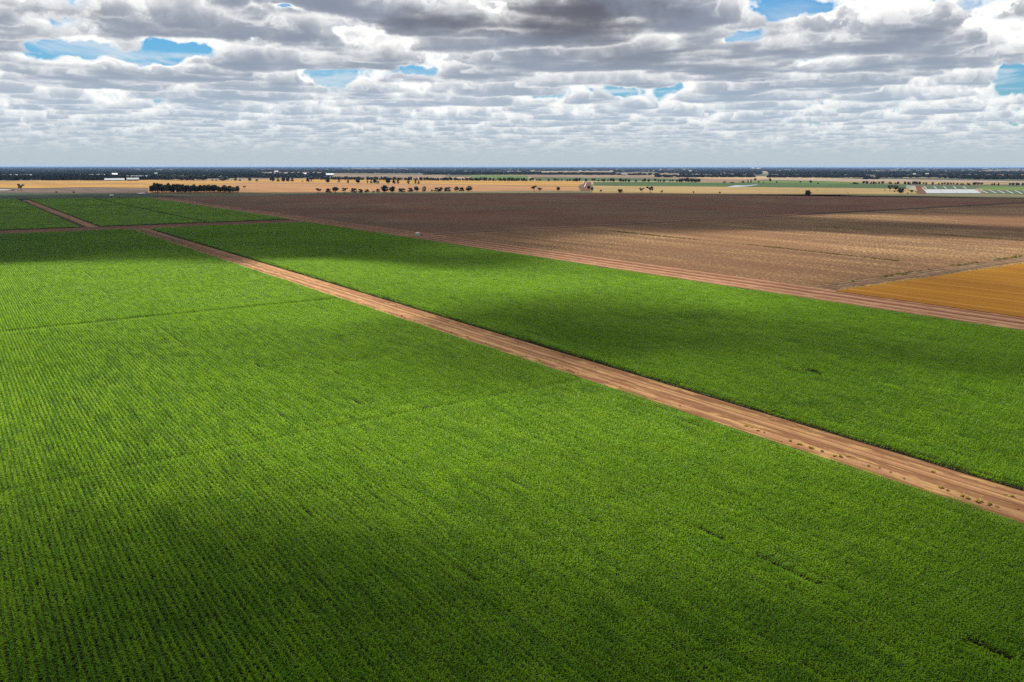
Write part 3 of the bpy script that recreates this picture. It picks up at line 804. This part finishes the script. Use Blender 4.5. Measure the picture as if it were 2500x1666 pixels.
def sh_bush(rs):
    a = rs.uniform(0, 6.283); r = math.sqrt(rs.uniform(0, 1))*.36; z = rs.uniform(.1, .75)
    return np.array([math.cos(a)*r*(1-.3*z), math.sin(a)*r*(1-.3*z), z]), rs.uniform(.13, .2)
def trunk_mesh(name, rs, h, forks):
    b = MB(); b.tube([(0,0,-.02), (.01,0,h*.5), (.0,.01,h)], .035, .02, 6)
    for k in range(forks):
        a = k*6.283/forks+rs.uniform(0, 1); b.tube([(0,0,h*.7), (math.cos(a)*.12, math.sin(a)*.12, h*1.15), (math.cos(a)*.26, math.sin(a)*.26, min(.8, h*1.6))], .02, .008, 5)
    return b.build(name, M['bark'], link=False).data
KINDS = {}
for kind, m, sh, lobes, cards, fill, th, forks in (('round', 'crown', sh_round(.28, .6), 26, 22, .10, .32, 4), ('gum', 'crown', sh_gum, 24, 22, .09, .48, 5),
        ('cypress', 'crown_dark', sh_cone, 34, 16, .09, .3, 0), ('bush', 'crown', sh_bush, 24, 20, .11, .2, 3), ('grey', 'crown_grey', sh_bush, 20, 18, .10, .2, 3),
        ('dense', 'crown_dark', sh_round(.2, .66), 30, 24, .11, .25, 4), ('dot', 'crown', sh_bush, 12, 10, .16, .15, 0)):
    KINDS[kind] = []
    for i in range(3):
        rs = np.random.default_rng(300+len(KINDS)*10+i)
        KINDS[kind].append((crown_mesh('crown', M[m], rs, lobes, cards, fill, sh), trunk_mesh('trunk', rs, th, forks)))
def zdepth(p): return -((cam.matrix_world.inverted() @ Vector(p)).z)
def tree_at(p, w, h, kind, label, group=None, name='tree', cat='tree', lean=0.0):
    o = empty(name, p, rng.uniform(0, 6.28)); o.scale = (w, w, h)
    cm, tm = KINDS[kind][rng.integers(0, 3)]
    for nm, me in (('crown', cm), ('trunk', tm)):
        c = bpy.data.objects.new(nm, me); COL.objects.link(c); c.parent = o
    return tag(o, label, cat, group)
def tree(px, py, w, h, kind, label, group=None, name='tree', cat='tree', back=0.0):
    p = gp(px, py, .1)
    if back: p = p + Vector((p.x, p.y, 0)).normalized()*back
    k = zdepth(p)/F
    return tree_at(p, w*k*1.08, h*k*1.08, kind, label, group, name, cat)
ORD = ['first','second','third','fourth','fifth','sixth','seventh','eighth','ninth','tenth','eleventh','twelfth','thirteenth','fourteenth','fifteenth','sixteenth',
       'seventeenth','eighteenth','nineteenth','twentieth','twenty-first','twenty-second','twenty-third','twenty-fourth','twenty-fifth']

# single trees on the field edges, each its own
tree(52, 467, 17, 17, 'gum', 'lone lopsided gum tree at the far left, at the foot of the golden wheat')
tree(180.5, 471.5, 6, 4.5, 'bush', 'small dark bush in the fallow strip right of the lopsided gum', name='bush', cat='bush')
tree(138, 470.5, 7, 3, 'bush', 'low faint bush in the fallow strip nearest the lopsided gum', name='bush', cat='bush')
tree(32, 466, 7, 3, 'bush', 'low dark bush beside the small pale pond at the far left', name='bush', cat='bush')
tree(597, 461, 9, 7, 'gum', 'small thin tree just right of the dense dark tree block')
tree(1304, 467.3, 15, 13, 'gum', 'spreading gum, taller of the pair on the edge below the tan wheat')
tree(1317, 467.3, 16, 9, 'gum', 'lower spreading gum, right one of the pair below the tan wheat')
tree(1363, 466.8, 12, 10, 'round', 'rounded tree alone between the spreading pair and the brown lane')
tree(1437, 463.5, 10, 9, 'round', 'rounded tree beside the brown lane, upper of the two')
tree(1445, 469.8, 9, 12, 'gum', 'taller thin tree beside the brown lane, nearest the ploughed field')
tree(1467, 469, 6.5, 5, 'round', 'tiny round tree first to the right of the brown lane')
tree(1514, 471, 14, 10, 'bush', 'dense wide bush-like tree on the dry grass edge right of the lane')
tree(1566, 470.3, 13, 11, 'gum', 'smaller gum, left one of the pair on the dry grass edge')
tree(1587, 471.3, 20, 15, 'gum', 'larger spreading gum, right one of the pair on the dry grass edge')
tree(1616, 472.2, 8, 7, 'gum', 'small tree just right of the large spreading gum on dry grass')
tree(1693, 472.8, 5, 5, 'round', 'tiny round tree midway along the dry grass edge, left of two')
tree(1757, 473.8, 5.5, 5, 'round', 'tiny round tree midway along the dry grass edge, right of two')
tree(1972, 477, 19, 11.5, 'dense', 'dark dome-shaped tree alone at the edge of the ploughed field')
tree(1996, 465, 2.5, 2, 'dot', 'speck of a shrub in the dry grass behind the dome-shaped tree', name='shrub', cat='shrub')
tree(2070, 472, 3, 2.5, 'dot', 'speck of a shrub in the dry grass well right of the dome-shaped tree', name='shrub', cat='shrub')
tree(2172, 467, 14, 15, 'gum', 'tallest thin tree of the dark clump left of the red lane')
tree(2186, 466, 15, 13, 'round', 'middle tree of the dark clump left of the red lane')
tree(2199, 472.3, 21, 13.5, 'dense', 'broad dark tree at the front of the clump left of the red lane')
tree(2183, 469.5, 5, 4, 'bush', 'little shrub at the foot of the clump left of the red lane', name='shrub', cat='shrub')
tree(2224, 472.5, 12, 9, 'gum', 'small open tree between the dark clump and the red lane')
tree(2216, 473.2, 5, 3, 'bush', 'low shrub between the dark clump and the small open tree', name='shrub', cat='shrub')
tree(2160, 466.3, 4, 3.5, 'dot', 'tiny shrub in the dry grass left of the dark clump', name='shrub', cat='shrub')
for (x, y, w, h, k, lab) in ((1664, 445.2, 15, 9, 'dense', 'left tree of the tight dark clump on the green crop'), (1676, 445.2, 15, 10.5, 'dense', 'second tree of the tight dark clump on the green crop'),
        (1688, 445.4, 14, 9, 'dense', 'middle tree of the tight dark clump on the green crop'), (1698, 445.4, 13, 8, 'dense', 'fourth tree of the tight dark clump on the green crop'),
        (1706, 445.4, 10, 8, 'dense', 'right tree of the tight dark clump on the green crop'),
        (1768, 446.2, 9, 3.5, 'bush', 'low dark shrub on the green crop right of the tight clump'), (1787, 447.2, 14, 2.8, 'bush', 'flat wide shrub on the green crop near the pond'),
        (1814, 446.4, 10, 4.5, 'bush', 'low wide tree above the pond, left of the tall ones'), (1826, 447, 5, 7.5, 'cypress', 'narrow upright tree above the pond, left of two'),
        (1833, 447.2, 6, 9, 'cypress', 'narrow upright tree above the pond, right of two'), (1843, 442, 8, 6, 'round', 'round tree set back behind the narrow upright trees'),
        (1852, 447, 6, 5, 'round', 'small round tree right of the narrow upright pair'), (1864, 447.3, 6, 2.6, 'bush', 'low shrub right of the small round tree'),
        (1879.5, 447.6, 7, 11.5, 'gum', 'tall two-tiered tree on the edge of the pale field'), (1896, 447.6, 7, 4.5, 'round', 'small round tree just right of the two-tiered tree'),
        (1953.6, 448, 5, 5, 'round', 'small round tree alone in the pale field, left of a bigger one'), (1978.6, 449, 8, 8, 'round', 'bigger round tree alone in the pale field'),
        (1997, 449.2, 6, 3.5, 'bush', 'low shrub in the pale field right of the bigger round tree'), (2086, 450, 20, 5, 'bush', 'long low clump in the pale field before the right-hand tree row')):
    sh = h < 5 and k == 'bush'
    tree(x, y, w, h, k, lab, name='shrub' if sh else 'tree', cat='shrub' if sh else 'tree')

# the row along the far edge of the ploughed field
row = [(777,471.3,18,11,'gum'),(802,471,16,12,'bush'),(819,471.4,19,14,'round'),(842,471,18,12,'gum'),(864,471,16,13,'bush'),(880,471,14,10,'bush'),(897,470.6,14,11,'grey'),
       (913,470,10,5,'grey'),(923,470,10,10,'bush'),(940,470,22,16.5,'dense'),(958,470,16,14,'dense'),(981,469.6,19,11,'bush'),(1002,469,15,11,'bush'),(1017,469,14,13,'round'),
       (1036,468.4,12,16,'grey'),(1054,468,7,6,'grey'),(1071,468.2,24,12,'bush'),(1093,468,21,11.5,'bush'),(1114,467.6,14,11,'round'),(1127,467.4,15,11.5,'bush'),(1145,467.2,18,12,'dense')]
desc = {'gum': 'open spreading tree', 'bush': 'bushy tree', 'round': 'rounded tree', 'grey': 'thin greyish tree', 'dense': 'dark full tree', 'cypress': 'upright dark pine'}
for i, (x, y, w, h, k) in enumerate(row):
    tree(x, y, w, h, k, f'{desc[k]}, {ORD[i]} from the left in the row along the ploughed field', 'trees in the row along the far edge of the ploughed field')
# upright trees standing apart between the two wheat fields
row = [(497,441.6,23,13,'dense'),(519,442,6,4,'bush'),(528,442,7,3.5,'bush'),(546,441.8,29,11.5,'dense'),(575.6,442.4,11,13,'cypress'),(586,442.6,6,5,'bush'),(610,442.9,9,8,'dense'),(627,443,7.5,5.5,'bush'),(665,443.6,14,12.5,'dense'),
       (680,443.8,9,8,'grey'),(692,444,13,11,'dense'),(703,444,12,9.5,'dense'),(714,444.2,11,12.5,'cypress'),(739,444.6,4,4,'bush'),(752,445,10,10,'dense'),(761,445.4,7,10,'cypress')]
for i, (x, y, w, h, k) in enumerate(row):
    d_ = 'low shrub' if h < 6 else ('wide dark clump' if w > 20 else desc[k])
    tree(x, y, w, h, k, f'{d_}, {ORD[i]} from the left where wheat begins behind the tree block', 'trees between the wheat fields, left run')
row = [(800.7,447,12,12,'dense'),(827.5,447.2,9.5,13,'cypress'),(850,447.6,8.5,10,'cypress'),(875,447.8,14,11.5,'dense'),(897,448,5,8.5,'grey'),(906,448.4,8,9.5,'grey'),(914.5,448.6,10,11,'dense'),(923,448.6,9,9,'grey'),
       (948,449,14,14.5,'dense'),(962,449.4,9,10,'dense'),(972,449.5,9,12.5,'cypress'),(997,450,10,17,'cypress'),(1014,450.4,8.5,12,'cypress'),(1022,450.4,7,9.5,'cypress')]
for i, (x, y, w, h, k) in enumerate(row):
    tree(x, y, w, h, k, f'{desc[k]}, {ORD[i]} from the left in the spaced-out line across the wheat', 'upright trees spaced along the wheat boundary')
# the dense block of trees behind the junction
p0, p1 = gp(366, 473.2, .1), gp(583, 471.3, .1)
away = Vector((p0.x+p1.x, p0.y+p1.y, 0)).normalized()
for i in range(112):
    f = (i+rng.uniform(0, 1))/112
    dp = rng.uniform(0, 1)
    p = p0.lerp(p1, f)+away*dp*95
    h = (22.5-7.5*f**.8)*rng.uniform(.70, 1.12)
    if dp < .18 and f > .1: h *= rng.uniform(.8, 1.0)
    tree_at(p, rng.uniform(11, 16), h, 'gum' if rng.uniform() < .35 else 'round', 'tall dark gum standing in the dense block of trees beyond the corn', 'trees of the dense dark block')
# belts of small trees farther out
def merged_belt(x0, x1, y0, y1, n, h0, h1, kinds, label, jy=.35):
    vs, fs, off = [], [], 0
    for i in range(n):
        f = (i+rng.uniform(.2, .8))/n; h = rng.uniform(h0, h1)
        p = gp(x0+(x1-x0)*f, y0+(y1-y0)*f+rng.uniform(-jy, jy), .1); k = zdepth(p)/F*1.08
        w = h*rng.uniform(.85, 1.45)*k; a = rng.uniform(0, 6.28)
        for me in KINDS[kinds[rng.integers(0, len(kinds))]][rng.integers(0, 3)][:1]:
            v = np.empty(len(me.vertices)*3, np.float32); me.vertices.foreach_get('co', v); v = v.reshape(-1, 3)
            x = (v[:,0]*math.cos(a)-v[:,1]*math.sin(a))*w+p.x; y = (v[:,0]*math.sin(a)+v[:,1]*math.cos(a))*w+p.y
            vs.append(np.stack([x, y, v[:,2]*h*k+p.z], 1)); fs.append(np.arange(len(v)).reshape(-1, 4)+off); off += len(v)
    return tag(mesh_obj('tree_belt', np.concatenate(vs), np.concatenate(fs), M['crown_dark']), label, 'tree belt', kind='stuff')
def belt(x0, x1, y0, y1, n, h0, h1, kinds, label, group, gaps=(), jy=.35):
    for i in range(n):
        f = (i+rng.uniform(.2, .8))/n; x = x0+(x1-x0)*f
        if any(a < x < b for a, b in gaps): continue
        h = rng.uniform(h0, h1)
        tree(x, y0+(y1-y0)*f+rng.uniform(-jy, jy), h*rng.uniform(.85, 1.45), h, kinds[rng.integers(0, len(kinds))], label, group)
merged_belt(752, 1288, 439.4, 443.2, 115, 5.5, 9, ['dense','cypress','dense'], 'unbroken belt of small dark trees behind the golden wheat')
belt(1290, 1700, 442.8, 445.4, 54, 5, 8.5, ['dense','round'], 'small dark tree in the broken line behind the long green crop', 'trees of the broken line behind the green crop',
     gaps=[(1319,1330),(1340,1352),(1376,1380),(1420,1428),(1434,1446),(1502,1508),(1544,1550),(1558,1568),(1590,1598),(1622,1630)])
belt(2105, 2500, 450, 453.8, 52, 4.5, 8, ['dense','round','bush'], 'small dark tree in the row behind the white crop covers', 'trees of the row behind the white crop covers',
     gaps=[(2119,2123),(2158,2164),(2192,2202),(2266,2268),(2278,2286),(2400,2415),(2440,2462)])
belt(392, 490, 440.8, 441.6, 18, 11, 15, ['dense','round'], 'dark tree in the tall line at the left end of the wheat', 'trees of the tall line left of the wheat')

# ------------------------------------------------------------------ far sheds and houses
def shed(px, py, w_px, h_px, label, wall='wall', roof='steel', depth=30, group=None, name='shed', turn=0.0, pitch=.35, doors=0):
    p = gp(px, py, .1); k = zdepth(p)/F; w, h = w_px*k, max(3.0, h_px*k)
    o = empty(name, p, -math.atan2(p.x, p.y)+turn); tag(o, label, name.replace('_', ' '), group)
    e = h*(1-pitch)
    b = MB(); b.box(-w/2, w/2, 0, depth, 0, e)
    b.add([(-w/2,0,e),(-w/2,depth,e),(-w/2,depth/2,h-.05)], [(0,1,2)]); b.add([(w/2,0,e),(w/2,depth,e),(w/2,depth/2,h-.05)], [(0,1,2)])
    b.build('wall', M[wall], o)
    b = MB(); q = .4
    b.add([(-w/2-q,-q,e-.1),(w/2+q,-q,e-.1),(w/2+q,depth/2,h),(-w/2-q,depth/2,h),(-w/2-q,depth+q,e-.1),(w/2+q,depth+q,e-.1)], [(0,1,2,3),(3,2,5,4)])
    b.add([(-w/2-q,-q,e-.3),(w/2+q,-q,e-.3),(w/2+q,-q,e-.1),(-w/2-q,-q,e-.1)], [(0,1,2,3)])
    b.build('roof', M[roof], o)
    for i in range(doors):
        x = -w/2+w*(i+.5)/doors; b = MB(); b.box(x-w*.12/doors*2, x+w*.12/doors*2, -.12, -.01, 0, e*.75); b.build('door', M['dark'], o)
    return o
shed(280, 441.9, 44, 6, 'wide pale metal shed behind the wheat, left of two big ones', depth=60, pitch=.7, doors=2)
shed(325, 441.9, 27, 7, 'narrower pale metal shed behind the wheat, right of two big ones', depth=50, pitch=.5, doors=2)
shed(50, 432.8, 72, 6.2, 'very long pale roof among the woods at the far left', depth=60, pitch=.6)
shed(227, 432.8, 54, 6.4, 'long grey roof among the trees, left of the orange building', depth=60, pitch=.6)
shed(323, 436.6, 70, 7, 'longest low grey roof behind the two big pale sheds', depth=70, pitch=.6)
shed(281, 432.9, 12, 9.5, 'orange walled building between the long grey roofs', wall='rust', depth=30, doors=1)
shed(382, 432.7, 6.5, 10, 'white block tower at the right end of the long grey roof', roof='white', wall='white', depth=25, pitch=.08, name='building')
shed(393, 436.5, 7, 8, 'white shed under the white block tower', wall='white', depth=25)
shed(745.5, 428.6, 9, 5.5, 'bright white house among the dark trees right of the left woods', wall='white', roof='white', depth=25, name='house')
shed(675, 421.9, 9, 4.2, 'white farm building far back in the woods above the tree gaps', wall='white', roof='white', depth=50, name='building')
shed(560, 426.9, 9, 3.2, 'pale roof half hidden in the woods left of the white farm building', depth=50)
shed(805.5, 430.4, 18, 6.6, 'grey metal shed with pale roof beside the pale fallow field', depth=55, pitch=.55, doors=1)
shed(796, 431, 5, 3, 'small white house left of the grey metal shed', wall='white', depth=20, name='house')
shed(1523, 428.9, 12, 4.5, 'pale farm building among olive trees in the middle distance', depth=40, name='building')
shed(2232, 427.5, 7, 3, 'white house in the blue woods at the right, left of two', wall='white', roof='white', depth=40, name='house')
shed(2263, 427.5, 7, 3.4, 'white house in the blue woods at the right, right of two', wall='white', roof='white', depth=40, name='house')
shed(1838, 413.2, 7, 3, 'white silo-like building on the horizon plain, left of two', wall='white', roof='white', depth=60, name='building')
shed(1852, 413.2, 9, 2.6, 'white low building on the horizon plain, right of two', wall='white', roof='white', depth=60, name='building')
shed(273, 480.3, 7.5, 4.4, 'tiny white pump shed at the far edge of the corn', wall='white', roof='white', depth=5, doors=1)

# ------------------------------------------------------------------ far woods
def wood(bands, label):
    vs = []; fs = []; off = 0
    rs = np.random.default_rng(len(label))
    for (x0, x1, y, dy, hm, cover, size) in bands:
        a, b = gp(x0, y), gp(x1, y); L = (b-a).length
        far = gp((x0+x1)/2, y-dy); dep = (far-gp((x0+x1)/2, y)).length
        n = int(max(8, min(1900, L*dep/(size*size)*cover*1.7, L/size*cover*8)))
        for _ in range(n):
            f = rs.uniform(); p = a.lerp(b, f); d_ = Vector((p.x, p.y, 0)).normalized()*dep*rs.uniform()**1.5
            cx, cy = p.x+d_.x, p.y+d_.y
            if vnoise([cx], [cy], 90+size*14, 4)[0] > .30+.62*cover: continue
            h = hm*rs.uniform(.6, 1.12); w = size*rs.uniform(.7, 1.3)
            m = 22
            c = rs.normal(0, 1, (m, 3)); c /= np.linalg.norm(c, axis=1)[:,None]
            pos = c*np.array([w*.55, w*.55, h*.42])+np.array([cx, cy, h*.52])
            nn = c*np.array([1, 1, .35])+rs.normal(0, .45, (m, 3)); nn /= np.linalg.norm(nn, axis=1)[:,None]
            t1 = rs.normal(0, 1, (m, 3)); t1 -= (t1*nn).sum(1)[:,None]*nn; t1 /= np.linalg.norm(t1, axis=1)[:,None]
            t2 = np.cross(nn, t1); q = np.array([w*.27, w*.27, h*.26])
            quad = np.stack([pos-t1*q-t2*q, pos+t1*q-t2*q, pos+t1*q+t2*q, pos-t1*q+t2*q], 1).reshape(-1, 3)
            quad[:,2] = np.maximum(quad[:,2], .3)
            vs.append(quad); fs.append(np.arange(m*4).reshape(m, 4)+off); off += m*4
    return tag(mesh_obj('woods', np.concatenate(vs), np.concatenate(fs), M['wood']), label, 'woods', kind='stuff')
wood([(-550,330,441.2,4.5,15,1.0,12),(-550,235,437,4,15,1.0,13),(150,395,436,3,14,.9,13),(330,395,439.6,2.6,14,.9,12),(-550,400,432.4,3.2,15,.85,15),(395,560,436.5,3,13,.9,14),(395,640,432,3.5,14,.85,15),
      (-550,640,426.5,3.5,15,.9,20),(400,800,429,3.4,14,.8,16),(560,800,435.2,2.4,12,.7,14),(-550,800,421.5,3,15,.75,28)], 'broad dark woods filling the far left behind the wheat')
wood([(800,1130,423.5,3,14,.85,22),(640,1080,420,3,14,.85,30),(1030,1500,427.3,1.6,14,.9,18),(1060,1320,424.5,2,15,.9,20),(1340,1425,427.5,2.6,14,.95,16),(1425,1610,428.5,2.6,12,.7,18),(1600,1840,433.6,3.2,12,.7,16),(1660,1860,427,3.4,12,.5,20),
      (1610,1860,423.5,2.6,15,.9,26),(1500,1640,421.5,2.5,15,.7,28),(1560,1640,432,1.5,10,.6,14)], 'bands of trees across the middle distance')
wood([(1875,2110,434.4,4,12,.95,16),(2110,2700,438.5,5.5,12,.8,16),(2140,2700,434,3,12,.9,18),(1900,2700,427.2,4,16,.97,24),(1875,2300,422.8,2.5,15,.85,30),(2300,2700,424.5,3,16,.95,28),(1880,2000,425.5,2,14,.8,24)], 'dark blue-green woods along the far right')
wood([(-150,2700,416.8,1.6,15,.55,60),(-150,1000,418.5,1.5,15,.6,45),(900,2700,419,1.4,15,.45,45),(-150,2700,414.6,1.2,16,.6,90),(-150,2700,412.8,.9,17,.65,130),(-150,2700,411.4,.7,18,.7,180),(-150,2700,410.4,.5,20,.8,240),(-150,2700,409.7,.35,24,.85,320)],
     'thin lines of distant trees just under the horizon')

# ------------------------------------------------------------------ unseen clouds added overhead, shaped to shade the fields
# (photo position of a patch of ground, how much of the sun is kept from it)
SHADE = [(50,490,.95),(300,500,.95),(600,515,.95),(200,545,.95),(500,545,.95),(0,600,1),(150,610,1),(300,610,1),(450,605,1),(600,595,.98),(800,600,.98),(950,600,.95),(1050,612,.92),(700,560,.96),(850,575,.96),(950,583,.95),(1100,600,.92),(500,572,1),(980,560,.94),(1080,588,.9),(350,575,1),(600,560,.97),(700,590,.98),(880,600,.97),
 (0,632,.97),(150,631,.95),(300,631,.95),(440,630,.92),(540,624,.85),(0,668,.04),(150,662,0),(300,660,0),(450,658,0),(570,655,0),(650,618,.95),(800,624,.95),(1000,628,.95),(1120,638,.9),(1230,650,.85),
 (660,652,0),(750,660,0),(850,662,0),(950,668,0),(1100,680,.08),(1250,692,.02),(1400,690,.02),(1400,660,.3),(1550,694,.05),(1700,716,.10),(1900,742,.15),(2100,775,.45),(2300,815,.6),(2450,835,.7),
 (1000,735,.3),(1150,745,.5),(1300,762,.85),(1450,775,.8),(1600,785,.75),(1500,740,.45),(1250,795,.95),(1400,830,.95),(1700,835,.85),(1800,800,.62),(2000,835,.75),(2200,860,.82),(1700,900,.55),(1900,955,.5),(2100,900,.55),(2300,950,.38),(2450,1000,.38),(2200,1050,.4),(2400,1120,.45),(2000,1010,.6),(1500,865,.85),
 (700,690,0),(900,755,0),(1100,815,.35),(1250,868,.5),(1400,915,.35),(1600,975,.2),(1800,1040,.25),(2000,1100,.3),(2300,1180,.3),
 (50,720,0),(250,720,0),(450,720,0),(700,735,0),(100,790,.05),(500,785,.08),(800,762,.08),(100,850,.16),(400,850,.2),(650,830,.28),(850,830,.35),(1000,845,.6),(1150,885,.75),(900,880,.35),(1250,930,.55),(1000,920,.3),
 (700,920,.12),(300,950,.06),(100,950,.1),(1350,1000,.12),(1000,1000,.03),(1500,1060,.1),(700,1020,.06),(300,1080,.14),(1200,1110,.1),(1600,1150,.36),(1900,1200,.44),(2200,1250,.5),(2400,1350,.68),(900,1150,.18),(500,1180,.28),(100,1200,.45),
 (1300,1250,.34),(1000,1270,.48),(700,1290,.58),(300,1320,.7),(50,1350,.74),(1500,1300,.5),(1800,1350,.54),(2100,1400,.62),(2450,1500,.82),(1300,1400,.78),(900,1420,.93),(600,1450,.95),(200,1500,.95),(1100,1550,.95),(800,1600,.96),(300,1620,.985),(60,1640,.96),(1500,1550,.92),(1800,1550,.84),(2100,1550,.75),(2300,1600,.84),(2450,1640,.86),(1500,1650,.95),(1900,1650,.84),(1200,1650,.98),
 (1000,500,.9),(1500,500,.9),(2000,510,.9),(2400,500,.85),(1300,540,.9),(1700,545,.9),(2100,548,.9),(2450,572,.85),(1100,572,.88),(1300,575,.8),(1500,565,.8),(1500,590,.2),(1700,583,.1),(1900,585,.08),(2150,600,.08),(2350,608,.1),(1600,620,.2),(1400,620,.35),(1850,640,.2),(2050,655,.4),(1800,672,.3),
 (1250,600,.7),(1500,640,.25),(2300,640,.3),(2450,605,.1),(2460,540,.2),(2400,518,.8),(2150,715,.5),(2300,720,.55),(2450,690,.55),(2480,740,.55),(2000,728,.5),(2300,772,.6),(1500,660,.2),(1200,615,.6),
 (300,478,.9),(900,478,.9),(1500,478,.88),(2200,486,.85),(300,469,.55),(900,465,.15),(1500,466,.15),(2200,471,.2),(2500,471,.2),(-300,600,1),(-300,500,.9),(2800,600,.3),(2800,700,.5),(2800,900,.5),(2800,1200,.5)]
cq = []
for (x, y, s_) in SHADE:
    g = gp(x, y); cq.append((math.atan2(g.x, g.y), math.log(g.length), s_))
cq = np.array(cq)
CB = 880.0                                     # height of the shading cloud
gxs = np.arange(-1500, 2300, 12.0); gys = np.arange(40, 2500, 12.0)
GX, GY = np.meshgrid(gxs, gys)                 # ground points; the cloud lies up the sun's direction from them
wx = GX + 30*(vnoise(GX, GY, 60, 1)-.5)+10*(vnoise(GX, GY, 20, 2)-.5)
wy = GY + 30*(vnoise(GX, GY, 60, 6)-.5)+10*(vnoise(GX, GY, 20, 7)-.5)
az = np.arctan2(wx, wy); ld = np.log(np.hypot(wx, wy))
num = np.zeros_like(GX); den = np.full_like(GX, 1e-12)
for (a, l, s_) in cq:
    w = np.exp(-((az-a)**2/(2*.058**2)+(ld-l)**2/(2*.041**2)))+1e-9/((az-a)**2+(ld-l)**2+.01)
    num += w*s_; den += w
shade = np.clip(num/den, 0, 1)
rr = np.hypot(GX, GY)
shade *= np.clip((2350-rr)/350, 0, 1)*np.clip((np.abs(az)*-1+R(52))/R(8), 0, 1)
SIG = .05
od = -np.log(1-.968*np.clip(shade, 0, 1))
thick = np.maximum(0, od-.03)/SIG*math.sin(SUN_EL)
thick *= 1+.25*(vnoise(GX, GY, 45, 12)-.5)
OX, OY = SUN_DIR.x/SUN_DIR.z*CB, SUN_DIR.y/SUN_DIR.z*CB
ny, nx = GX.shape
idx = np.arange(ny*nx).reshape(ny, nx)
lump = 10*(vnoise(GX, GY, 70, 15)-.5)
keepq = thick > 0
thick = np.maximum(thick, .5)
bot = np.stack([GX+OX, GY+OY, CB+lump-thick*.35], -1).reshape(-1, 3)
top = np.stack([GX+OX, GY+OY, CB+lump+thick*.65], -1).reshape(-1, 3)
q = np.stack([idx[:-1,:-1], idx[:-1,1:], idx[1:,1:], idx[1:,:-1]], -1).reshape(-1, 4)
q = q[keepq.ravel()[q].any(1)]
# split into the separate clouds it is made of
lab = -np.ones(ny*nx, int); par = {}
def find(a):
    while par[a] != a: par[a] = par[par[a]]; a = par[a]
    return a
for f in q:
    for i in f: par.setdefault(int(i), int(i))
    r0 = find(int(f[0]))
    for i in f[1:]: par[find(int(i))] = r0
roots = np.array([find(int(f[0])) for f in q])
def cloud_vol(n, out):
    v = n.new('ShaderNodeVolumeScatter'); v.inputs['Color'].default_value = (.98, .98, .98, 1); v.inputs['Density'].default_value = SIG; v.inputs['Anisotropy'].default_value = .3
    n.link(v.outputs[0], out.inputs['Volume'])
M['cloud'] = material('cloud', cloud_vol)
for r0 in np.unique(roots):
    ff = q[roots == r0]
    ids = np.unique(ff); remap = -np.ones(ny*nx, int); remap[ids] = np.arange(len(ids))
    k = len(ids); f2 = remap[ff]
    v2 = np.concatenate([bot[ids], top[ids]])
    ed = np.concatenate([f2[:, [i, (i+1) % 4]] for i in range(4)])
    key = np.sort(ed, 1); key = key[:, 0].astype(np.int64)*k+key[:, 1]
    _, inv_, cnt = np.unique(key, return_inverse=True, return_counts=True)
    rim = ed[cnt[inv_] == 1]
    wall = np.stack([rim[:, 0], rim[:, 1], rim[:, 1]+k, rim[:, 0]+k], 1)
    tag(mesh_obj('cloud', v2, np.concatenate([f2[:, ::-1], f2+k, wall]), M['cloud'], smooth=True), kind='structure')  # unseen cloud, its thickness shaped to throw the shade set above

# ------------------------------------------------------------------ haze over the plain
def haze_vol(n, out):
    v = n.new('ShaderNodeVolumePrincipled')
    v.inputs['Color'].default_value = (.42, .62, 1.0, 1); v.inputs['Density'].default_value = 1.7e-5; v.inputs['Anisotropy'].default_value = .2
    v.inputs['Density Attribute'].default_value = ''
    n.link(v.outputs[0], out.inputs['Volume'])
M['haze'] = material('haze', haze_vol)
b = MB(); b.box(-125000, 125000, -125000, 125000, -1.5, 84.0)
tag(b.build('haze', M['haze']), kind='stuff')
for m in ('haze', 'cloud'): M[m].cycles.homogeneous_volume = True
